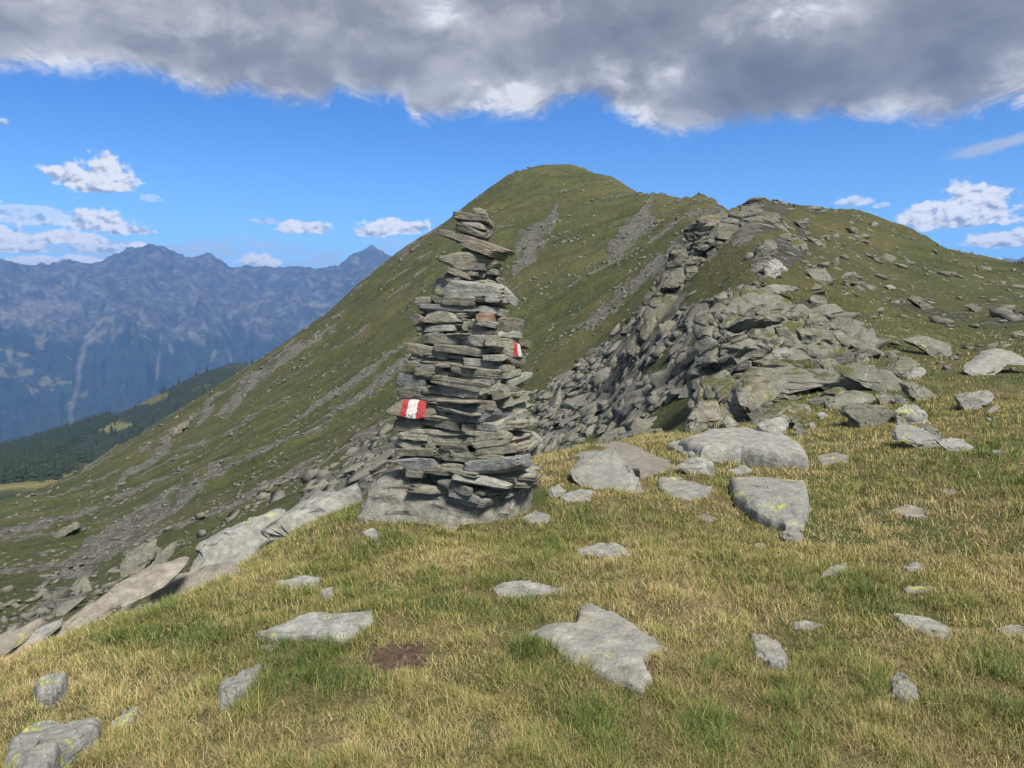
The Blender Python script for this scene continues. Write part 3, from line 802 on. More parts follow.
bd = T.math('ADD', best, T.math('MULTIPLY', T.math('SUBTRACT', nc, 0.5), 1.75))
bd = T.math('ADD', bd, T.math('MULTIPLY', T.math('SUBTRACT', nfin, 0.5), 0.5))
cmask = T.math('MULTIPLY', T.ss(bd, 0.05, 0.36), T.math('MINIMUM', 1.0, T.math('ADD', wh, 0.12)))
shade = T.math('ADD', T.math('MULTIPLY', tt, 0.50), T.math('MULTIPLY', T.math('SUBTRACT', nc, ncl), 4.2))
shade = T.math('ADD', shade, 0.74)
ccol = T.ramp(shade, [(0.1, (0.36, 0.40, 0.48)), (0.42, (0.58, 0.61, 0.67)), (0.72, (0.93, 0.92, 0.91)), (1.0, (1.05, 1.04, 1.02))])
# thin grey-white sheets along the horizon
hz = T.noise(T.scaled(UV, (0.22, 1.3, 1.0)), 0.05, 5, 0.6, 0.4)
hm = T.math('MULTIPLY', T.ss(hz, 0.36, 0.62), T.math('MULTIPLY', T.ss(Vv, 18.0, 46.0), T.ss(Vv, 98.0, 72.0)))
u0, _ = uv(430, 250)
hm = T.math('MULTIPLY', hm, T.ss(U, u0 + 60, u0 - 40))
u1, v1 = uv(985, 148)
st = T.math('ADD', T.math('ABSOLUTE', T.math('SUBTRACT', T.math('SUBTRACT', Vv, v1), T.math('MULTIPLY', T.math('SUBTRACT', U, u1), 0.17))), T.math('MULTIPLY', T.math('SUBTRACT', nmed, 0.5), 12.0))
sm_ = T.math('MULTIPLY', T.ss(st, 7.0, 1.0), T.ss(U, u1 - 36, u1 - 6))

q_ = 2 ** (2.0 - EXPO)
scol = T.mix(1.0, sky.outputs[0], T.mix(T.ss(Vv, 60.0, 260.0), (0.47 * q_, 0.70 * q_, 0.85 * q_), (0.20 * q_, 0.46 * q_, 0.74 * q_)), blend='MULTIPLY')
def kc(c):
    return T.vmath('SCALE', c, scale=K)
out = scol
hcol = T.ramp(hz, [(0.35, (0.50, 0.58, 0.70)), (0.65, (0.85, 0.88, 0.92))])
out = T.mix(T.math('MULTIPLY', hm, 0.85), out, kc(hcol))
out = T.mix(T.math('MULTIPLY', sm_, 0.75), out, kc(T.ramp(nmed, [(0.3, (0.52, 0.58, 0.68)), (0.7, (0.74, 0.78, 0.84))])))
out = T.mix(cmask, out, kc(T.vmath('SCALE', ccol, scale=T.ss(Vv, 50.0, 190.0, 1.22, 1.0))))
out = T.mix(dmask, out, kc(dcol))
T.put(bg.inputs['Color'], out)
w.cycles.sampling_method = 'MANUAL'; w.cycles.sample_map_resolution = 512

# the air between here and the mountains
def build_haze():
    S = 15500.0
    z0, z1 = -1500.0, 1250.0
    V = np.array([[x, y, z] for x in (-S, S) for y in (-S, S) for z in (z0, z1)], float)
    Fc = np.array([[0, 1, 3, 2], [4, 6, 7, 5], [0, 4, 5, 1], [2, 3, 7, 6], [0, 2, 6, 4], [1, 5, 7, 3]])
    m = bpy.data.materials.new('haze'); m.use_nodes = True
    m.node_tree.nodes.clear()
    Tn = NT(m.node_tree)
    o = Tn.node('ShaderNodeOutputMaterial')
    v = Tn.node('ShaderNodeVolumePrincipled')
    v.inputs['Color'].default_value = (0.17, 0.40, 0.95, 1)
    v.inputs['Density'].default_value = 7.4e-5
    v.inputs['Anisotropy'].default_value = 0.0
    Tn.l.new(v.outputs[0], o.inputs['Volume'])
    link('haze', mesh_from('haze', V, Fc, smooth=False, mats=[m]), kind='stuff')
build_haze()

# ---------------------------------------------------------------- render settings
vs = scene.view_settings
vs.view_transform = 'Standard'; vs.look = 'None'; vs.exposure = EXPO; vs.gamma = 1.0; vs.use_curve_mapping = False
scene.display_settings.display_device = 'sRGB'
scene.cycles.use_denoising = True
scene.cycles.max_bounces = 4; scene.cycles.diffuse_bounces = 2; scene.cycles.glossy_bounces = 1; scene.cycles.volume_bounces = 0; scene.cycles.transparent_max_bounces = 4
scene.cycles.sample_clamp_indirect = 4.0
# ---------------------------------------------------------------- rock shapes
_ico = {}
def ico(sub):
    if sub not in _ico:
        import bmesh
        bm = bmesh.new(); bmesh.ops.create_icosphere(bm, subdivisions=sub, radius=1.0)
        V = np.array([v.co[:] for v in bm.verts]); Fc = np.array([[v.index for v in f.verts] for f in bm.faces])
        bm.free(); _ico[sub] = (V / np.linalg.norm(V, axis=1)[:, None], Fc)
    return _ico[sub]

def polytope(D, g, n_side=7, n_oblique=5, p=16, a0=None, jit=0.32, top_tilt=0.12, chip=0.75, zt=0.22):
    """radius of a random convex block along directions D; the block fills about the unit cube"""
    N, d = [], []
    a0 = g.uniform(0, 2 * PI) if a0 is None else a0 + g.normal(0, 0.12)
    for k in range(n_side):
        a = a0 + 2 * PI * (k + g.uniform(-jit, jit)) / n_side
        N.append([math.cos(a), math.sin(a), g.uniform(-zt, zt)]); d.append(g.uniform(0.8, 1.0))
    for s in (1, -1):
        N.append([g.normal(0, top_tilt), g.normal(0, top_tilt), s]); d.append(g.uniform(0.85, 1.0))
    for k in range(n_oblique):
        v = g.normal(0, 1, 3); N.append(v / np.linalg.norm(v)); d.append(g.uniform(chip, 1.15))
    N = np.array(N); N /= np.linalg.norm(N, axis=1)[:, None]
    q = np.clip(D @ N.T / np.array(d), 1e-4, None)
    return np.sum(q**p, axis=1) ** (-1.0 / p)

def block(seed, dims, sub=4, p=16, rough=0.05, strata=0.04, **kw):
    """a stone of half sizes dims"""
    g = np.random.default_rng(seed)
    D, Fc = ico(sub)
    V = D * polytope(D, g, p=p, **kw)[:, None] * np.asarray(dims)
    m = float(min(dims)); L = float(max(dims))
    off = g.uniform(0, 50, 3)
    n = fbm(V / (0.55 * (m + L) / 2) + off, 4, seed % 97)
    V = V + D * (n * rough * 2.2 * (m + 0.25 * (L - m)) * 0.6)[:, None]
    if strata > 0:
        lay = fbm(np.stack([V[:, 0] * 0.8 / L, V[:, 1] * 0.8 / L, V[:, 2] * 3.2 / m], 1) + off, 3, seed % 89)
        V[:, :2] *= (1 + strata * 2.0 * lay)[:, None]
    return V, Fc

def poly_radius(poly, phi, c):
    P = np.asarray(poly, float) - c
    Q = np.roll(P, -1, 0)
    dx, dy = np.cos(phi), np.sin(phi)
    R_ = np.zeros_like(phi)
    for (x0, y0), (x1, y1) in zip(P, Q):
        ex, ey = x1 - x0, y1 - y0
        den = dx * ey - dy * ex
        with np.errstate(divide='ignore', invalid='ignore'):
            t = (x0 * ey - y0 * ex) / den
            s = (x0 * dy - y0 * dx) / den
        ok = (np.abs(den) > 1e-12) & (t > 0) & (s >= -1e-6) & (s <= 1 + 1e-6)
        R_ = np.where(ok, np.maximum(R_, t), R_)
    return R_

def centroid(P):
    P = np.asarray(P, float); Q = np.roll(P, -1, 0)
    cr = P[:, 0] * Q[:, 1] - Q[:, 0] * P[:, 1]
    A_ = cr.sum()
    if abs(A_) < 1e-12: return P.mean(0)
    return ((P + Q) * cr[:, None]).sum(0) / (3 * A_)

ROCK_POLYS = []
EXCL = []     # footprints the grass keeps off: ('poly', pts) or ('ell', cx, cy, rx, ry)

def body_of_outline(poly, Y, depth, seed, sub=5, lean=0.5, rough=0.05, facets=8, strata=0.01, dip=0.0, boxy=0.36, joints=0.05, jsize=None, sink=0.3):
    """a rock at distance Y with the given outline seen from the front, a depth of its own, a leaning front and split layers"""
    g = np.random.default_rng(seed)
    W = np.array([at(x, y, Y) for x, y in poly])
    P2 = W[:, [0, 2]]
    c = centroid(P2)
    D, Fc = ico(sub)
    phi = np.arctan2(D[:, 2], D[:, 0])
    Rr = poly_radius(P2, phi, c)
    hyp = np.hypot(D[:, 0], D[:, 2])
    rho = np.clip(hyp, 0, 1) ** boxy
    yy = np.sign(D[:, 1]) * np.abs(D[:, 1]) ** 0.8 * depth
    V = np.stack([np.cos(phi) * Rr * rho, yy, np.sin(phi) * Rr * rho], 1)
    sx = (P2[:, 0].max() - P2[:, 0].min()) / 2; sz = (P2[:, 1].max() - P2[:, 1].min()) / 2
    # broken faces on the front and back
    for k in range(facets):
        a, b = g.uniform(-0.8, 0.8) * depth / max(sx, 1e-3), g.uniform(-0.8, 0.8) * depth / max(sz, 1e-3)
        d0 = g.uniform(0.45, 0.8) * depth
        lim = -(d0 + a * V[:, 0] * 0.6 + b * V[:, 2] * 0.6)
        V[:, 1] = np.where(V[:, 1] < lim, lim + (V[:, 1] - lim) * 0.05, V[:, 1])
        lim2 = d0 + a * V[:, 0] * 0.6 - b * V[:, 2] * 0.6
        V[:, 1] = np.where(V[:, 1] > lim2, lim2 + (V[:, 1] - lim2) * 0.05, V[:, 1])
    m = (sx + sz) / 2
    dims = np.array([sx, depth, sz])
    for k in range(12):
        v = g.normal(0, 1, 3); v /= np.linalg.norm(v)
        q = (V / dims) @ v
        lim = q.max() * g.uniform(0.80, 0.96)
        V = V - (np.clip(q - lim, 0, None) * 0.93)[:, None] * v * dims
    off = g.uniform(0, 40, 3)
    n = fbm(V / (0.5 * m) + off, 5, seed % 83, 0.55)
    nv = np.stack([V[:, 0], V[:, 1] * (m / depth) ** 2, V[:, 2]], 1)
    nv /= np.maximum(np.linalg.norm(nv, axis=1), 1e-6)[:, None]
    V = V + nv * (n * rough * 1.6 * m)[:, None]
    if strata > 0:
        q = V[:, 2] - dip * V[:, 0]
        t = max(sz * 0.28, 0.03)
        lay = fbm(np.stack([V[:, 0] / (2.2 * m), V[:, 1] / (2.2 * m), q / t], 1) + off, 3, seed % 79)
        step = np.tanh(lay * 5)
        V[:, 1] += step * strata * depth * 1.6
        V[:, 0] += step * strata * sx * 0.35
    if joints > 0:
        # split along layers and cross joints: blocks stand proud of one another, open cracks between them
        js = jsize or 0.75 * m
        cd, sdp = math.cos(dip), math.sin(dip)
        xq = V[:, 0] * cd - V[:, 2] * sdp; zq = V[:, 0] * sdp + V[:, 2] * cd
        wv = 0.10 * js * fbm(V / (0.6 * js) + off, 2, 5)
        val, wall = cells(np.stack([(xq + wv) / js, V[:, 1] / js, (zq + wv) / (0.42 * js)], 1) + off, seed % 71)
        dsp = (val - 0.5) * 2 * joints * js * 1.6 - joints * js * 2.2 * np.exp(-wall / 0.06)
        out_ = np.stack([V[:, 0] * 0.4 / max(sx, 1e-3), V[:, 1] / depth, V[:, 2] * 0.6 / max(sz, 1e-3)], 1)
        out_ /= np.maximum(np.linalg.norm(out_, axis=1), 1e-6)[:, None]
        V = V + out_ * dsp[:, None]
    V[:, 1] += V[:, 2] * lean
    low = np.clip(-V[:, 2] / max(sz, 1e-3) - 0.25, 0, None)
    V[:, 2] -= sink * sz * low; V[:, 0] *= 1 + 0.12 * np.minimum(low, 1)
    o = np.array([c[0], Y, c[1]])
    return V, Fc, o, sx, sz

def outline_rock(name, poly, label, cat='rock', Y=None, depth=None, mat='slab', group=None, kindseed=0, excl=True, back=0.45, **kw):
    poly = [(float(a), float(b)) for a, b in poly]
    xs = [p[0] for p in poly]; ys = [p[1] for p in poly]
    if Y is None:
        low = [p for p in poly if p[1] > max(ys) - 0.3 * (max(ys) - min(ys))]
        g = ground(sum(p[0] for p in low) / len(low), max(ys) - 0.12 * (max(ys) - min(ys)))
        Y = g[1]
        w_ = (max(xs) - min(xs)) * Y / F
        h_ = (max(ys) - min(ys)) * Y / F
        if depth is None: depth = 0.42 * w_ if w_ < 1.6 * h_ else 0.5 * (w_ * h_) ** 0.5
        Y = Y + back * depth
    elif depth is None:
        depth = 0.4 * (max(xs) - min(xs)) * Y / F
    ROCK_POLYS.append((poly, Y))
    V, Fc, o, sx, sz = body_of_outline(poly, Y, depth, kindseed + int(xs[0] * 7 + ys[0] * 13), **kw)
    me = mesh_from(name, V, Fc, mats=[M[mat]]); me.set_sharp_from_angle(angle=R(28))
    ob = link(name, me, label=label, cat=cat, group=group)
    ob.location = o
    if excl and 9 <= Y < 22:
        EXCL.append(('ell', o[0], o[1] - sz * kw.get('lean', 0.5) * 0.5, sx * 0.86, depth * 0.58))
    return ob

def slab(name, poly, label, th=0.06, mat='slab', cat='rock', group=None, tilt=0.0):
    """a slab let into the turf: its outline lies on the ground, its top stands th above it"""
    P = np.array([ground(x, y, rmax=13.5) for x, y in poly])
    c3 = P.mean(0)
    seed = int(poly[0][0] * 3 + poly[0][1] * 5)
    n = 180
    Q = np.vstack([P, P[:1]])
    sl = np.concatenate([[0], np.cumsum(np.linalg.norm(np.diff(Q[:, :2], axis=0), axis=1))])
    u = np.linspace(0, sl[-1], n, endpoint=False)
    B_ = np.stack([np.interp(u, sl, Q[:, k]) for k in range(3)], 1)
    size = sl[-1] / 4
    jit = fbm(np.stack([B_[:, 0] / (0.13 * size), B_[:, 1] / (0.13 * size), 0 * u + seed], 1), 3, 3)
    c2 = centroid(P[:, :2])
    # plane through the rim
    A_ = np.c_[P[:, :2] - c2, np.ones(len(P))]
    pl, *_ = np.linalg.lstsq(A_, P[:, 2], rcond=None)
    rings = np.concatenate([np.linspace(0, 0.88, 23), [0.91, 0.94, 0.96, 0.98, 0.99, 1.0, 1.03, 1.05]])
    V = []
    for k, t in enumerate(rings):
        xy = c2 + (B_[:, :2] - c2) * (t * (1 + 0.06 * jit * t**3))[:, None]
        zz = np.c_[xy - c2, np.ones(n)] @ pl
        top = th * np.clip(1 - min(t, 1.0) ** 12, 0, 1) ** 0.5
        if t > 1: top = -0.06 - (t - 1) * 4
        nn = fbm(np.stack([xy[:, 0] / (0.55 * size), xy[:, 1] / (0.55 * size), 0 * u + seed * 0.37], 1), 4, 7)
        n2 = fbm(np.stack([xy[:, 0] / 0.06, xy[:, 1] / 0.06, 0 * u + seed * 0.37], 1), 3, 8)
        crk = ridged(np.stack([xy[:, 0] / (0.8 * size), xy[:, 1] / (0.22 * size), 0 * u + seed], 1), 2, 13)
        cv, cw = cells(np.stack([xy[:, 0] / (0.42 * size) + 0.25 * nn, xy[:, 1] / (0.3 * size), 0 * u + seed * 0.61], 1), seed % 31)
        zz = zz + ((cv - 0.5) * 0.20 * min(th, 0.09) - 0.004 * np.exp(-cw / 0.05)) * (t < 0.96)
        zz = zz + 0.72 * top * (1 + 0.7 * min(1.0, 0.07 / th) * nn) + (0.0022 * n2 - 0.008 * sm(0.95, 1.35, crk)) * (t <= 0.985) + 0.22 * tilt * (xy[:, 0] - c2[0])
        V.append(np.c_[xy, zz])
    V = np.concatenate(V)
    m = len(rings)
    i, j = np.meshgrid(np.arange(m - 1), np.arange(n), indexing='ij')
    a = (i * n + j).ravel(); b = (i * n + (j + 1) % n).ravel()
    Fc = np.stack([a, a + n, b + n, b], 1)
    o = np.array([c2[0], c2[1], pl[2]])
    ob = link(name, mesh_from(name, V - o, Fc, mats=[M[mat]]), label=label, cat=cat, group=group)
    ob.data.set_sharp_from_angle(angle=R(35))
    ob.location = o
    EXCL.append(('poly', c2 + (P[:, :2] - c2) * (0.9 if th < 0.13 else 0.97)))
    return ob

def cp(ox, oy, s, *flat):
    return [(ox + flat[i] / s, oy + flat[i + 1] / s) for i in range(0, len(flat), 2)]
def pp(*flat):
    return [(flat[i], flat[i + 1]) for i in range(0, len(flat), 2)]

# ---------------------------------------------------------------- slabs in the turf
SLABS = [
 (pp(728, 487, 765, 485, 806, 490, 810, 512, 804, 531, 786, 533, 758, 525, 735, 508), 'square grey block with yellow green lichen on its face', 0.17, 'slab_yellow'),
 (pp(678, 450, 705, 439, 745, 439, 790, 447, 809, 458, 808, 470, 780, 469, 740, 463, 700, 458), 'long rounded whaleback of grey rock below the outcrop', 0.25, 'slab'),
 (pp(2, 792, 8, 760, 25, 741, 44, 732, 64, 737, 102, 733, 101, 744, 82, 757, 62, 775, 48, 796, 20, 800), 'rounded boulder splashed with yellow lichen at the bottom left corner', 0.15, 'slab_yellow'),
 (pp(33, 700, 45, 689, 67, 685, 69, 696, 52, 708, 37, 709), 'smaller pale boulder just above the corner boulder', 0.132, 'slab_yellow'),
 (pp(527, 635, 548, 628, 575, 628, 580, 610, 592, 607, 615, 617, 650, 638, 672, 649, 655, 655, 644, 664, 652, 684, 645, 699, 620, 688, 590, 672, 555, 655), 'large pale forked slab lying flat in the grass at the middle of the meadow', 0.075, 'slab'),
 (pp(748, 638, 765, 637, 780, 648, 788, 660, 786, 673, 770, 668, 755, 658), 'smooth pale rounded stone right of the large forked slab', 0.08, 'slab'),
 (pp(890, 684, 897, 675, 906, 681, 920, 702, 905, 703, 891, 701), 'small pale pointed stone with a yellow lichen spot at lower right', 0.09, 'slab_yellow'),
 (pp(888, 615, 910, 616, 930, 621, 952, 630, 946, 641, 925, 635, 905, 628), 'long pale flat slab in green grass at the right side of the meadow', 0.05, 'slab'),
 (pp(792, 625, 805, 621, 822, 626, 812, 630, 795, 630), 'tiny sliver of pale stone above the smooth rounded stone', 0.03, 'slab'),
 (pp(820, 579, 832, 567, 847, 564, 848, 569, 835, 578), 'small tilted pale stone beside a dark green tuft on the right', 0.05, 'slab'),
 (pp(903, 568, 915, 563, 926, 566, 922, 572, 908, 573), 'upper of two little grey stones showing in straw grass at right', 0.035, 'slab'),
 (pp(902, 590, 915, 586, 934, 589, 928, 594, 906, 594), 'lower of two little grey stones showing in straw grass at right', 0.03, 'slab_warm'),
 (pp(996, 629, 1010, 626, 1030, 629, 1030, 638, 1005, 637), 'brownish stone in a bare hollow at the right edge of the meadow', 0.03, 'slab_warm'),
 (pp(491, 589, 500, 583, 530, 584, 566, 591, 563, 596, 530, 597, 500, 598), 'narrow flat grey slab in the grass below the cairn', 0.05, 'slab'),
 (pp(575, 551, 600, 545, 618, 546, 632, 556, 615, 558, 580, 557), 'pale humped stone in straw grass between cairn and forked slab', 0.06, 'slab'),
 (pp(255, 637, 275, 627, 310, 620, 345, 616, 373, 612, 375, 622, 355, 638, 340, 646, 315, 641, 290, 641, 265, 643), 'broad pale slab with yellow lichen left of the bare earth patch', 0.075, 'slab_yellow'),
 (pp(258, 649, 268, 645, 279, 648, 270, 654), 'fist sized brownish stone just under the broad pale slab', 0.03, 'slab_warm'),
 (pp(218, 692, 240, 676, 262, 671, 256, 685, 237, 705, 219, 714), 'tilted grey slab with yellow lichen edge in tall grass at lower left', 0.09, 'slab_yellow'),
 (pp(274, 584, 300, 577, 322, 579, 319, 587, 285, 591), 'low oval pale stone in tall grass left of the cairn', 0.055, 'slab'),
 (pp(319, 593, 333, 589, 335, 597, 325, 603), 'small grey cobble right of the low oval stone', 0.05, 'slab'),
 (pp(110, 729, 125, 713, 139, 712, 133, 725, 116, 732), 'little lichen spotted stone right of the corner boulder', 0.06, 'slab_yellow'),
 (pp(134, 614, 150, 600, 164, 596, 156, 607, 140, 618), 'thin pale splinter of rock on the grass below the long rib', 0.05, 'slab'),
 (pp(521, 518, 535, 513, 551, 516, 548, 523, 528, 525), 'flat pale stone at the right foot of the cairn boulder', 0.045, 'slab'),
 (pp(361, 533, 372, 529, 384, 534, 375, 541), 'flat grey stone in grass at the left foot of the cairn boulder', 0.03, 'slab'),
 (pp(434, 529, 448, 525, 460, 527, 452, 532), 'thin stone in the grass below the front of the cairn boulder', 0.025, 'slab_warm'),
 (pp(562, 459, 580, 450, 615, 446, 642, 448, 648, 455, 680, 461, 694, 466, 665, 471, 640, 479, 625, 470, 600, 466, 575, 470), 'broad flat ledge behind the tilted block right of the cairn', 0.09, 'slab_warm'),
 (pp(658, 480, 680, 477, 712, 490, 708, 498, 690, 501, 670, 498, 658, 491), 'flat wedge of pale stone between the tilted block and the square block', 0.06, 'slab'),
 (pp(666, 449, 690, 439, 706, 442, 728, 457, 722, 463, 700, 459, 680, 454), 'long pale stone behind the small blue grey stone', 0.13, 'slab'),
 (pp(696, 517, 706, 515, 718, 520, 706, 523), 'tiny flat stone in straw grass left of the square block', 0.03, 'slab_warm'),
 (pp(728, 471, 745, 467, 754, 472, 740, 476), 'small round stone on the back corner of the square block', 0.07, 'slab'),
 (pp(558, 497, 580, 490, 594, 493, 591, 501, 565, 502), 'half buried stone at the left side of the tilted block', 0.05, 'slab'),
 (pp(815, 457, 835, 453, 850, 456, 848, 463, 822, 465), 'thin cracked slabs flush with the trodden grass at right', 0.04, 'slab_warm'),
 (cp(824, 310, 5.12, 820, 555, 850, 560, 885, 580, 850, 572), 'pale sliver of stone in green grass at far right', 0.04, 'slab'),
 (cp(824, 310, 5.12, 830, 522, 865, 500, 905, 493, 890, 512, 845, 528), 'low pale stone below the lone rock at far right', 0.05, 'slab'),
 (cp(824, 310, 5.12, 845, 728, 890, 720, 940, 735, 900, 748), 'faint flat stone in the grass right of the low lichen rock', 0.04, 'slab_warm'),
 (pp(752, 546, 760, 543, 768, 547, 760, 550), 'small stone chip in straw grass at the middle right', 0.03, 'slab_warm'),
 (pp(936, 492, 948, 489, 958, 492, 948, 496), 'flat brown stone on the worn grass at far right', 0.03, 'slab_warm'),
 (pp(890, 512, 905, 505, 922, 510, 928, 518, 905, 518), 'dark flat stone in a worn hollow at right', 0.04, 'slab_warm'),
]
for poly, lab, th, mt in SLABS:
    slab('slab', poly, lab, th if th > 0.13 else th * 0.6, mt, tilt=0.0)

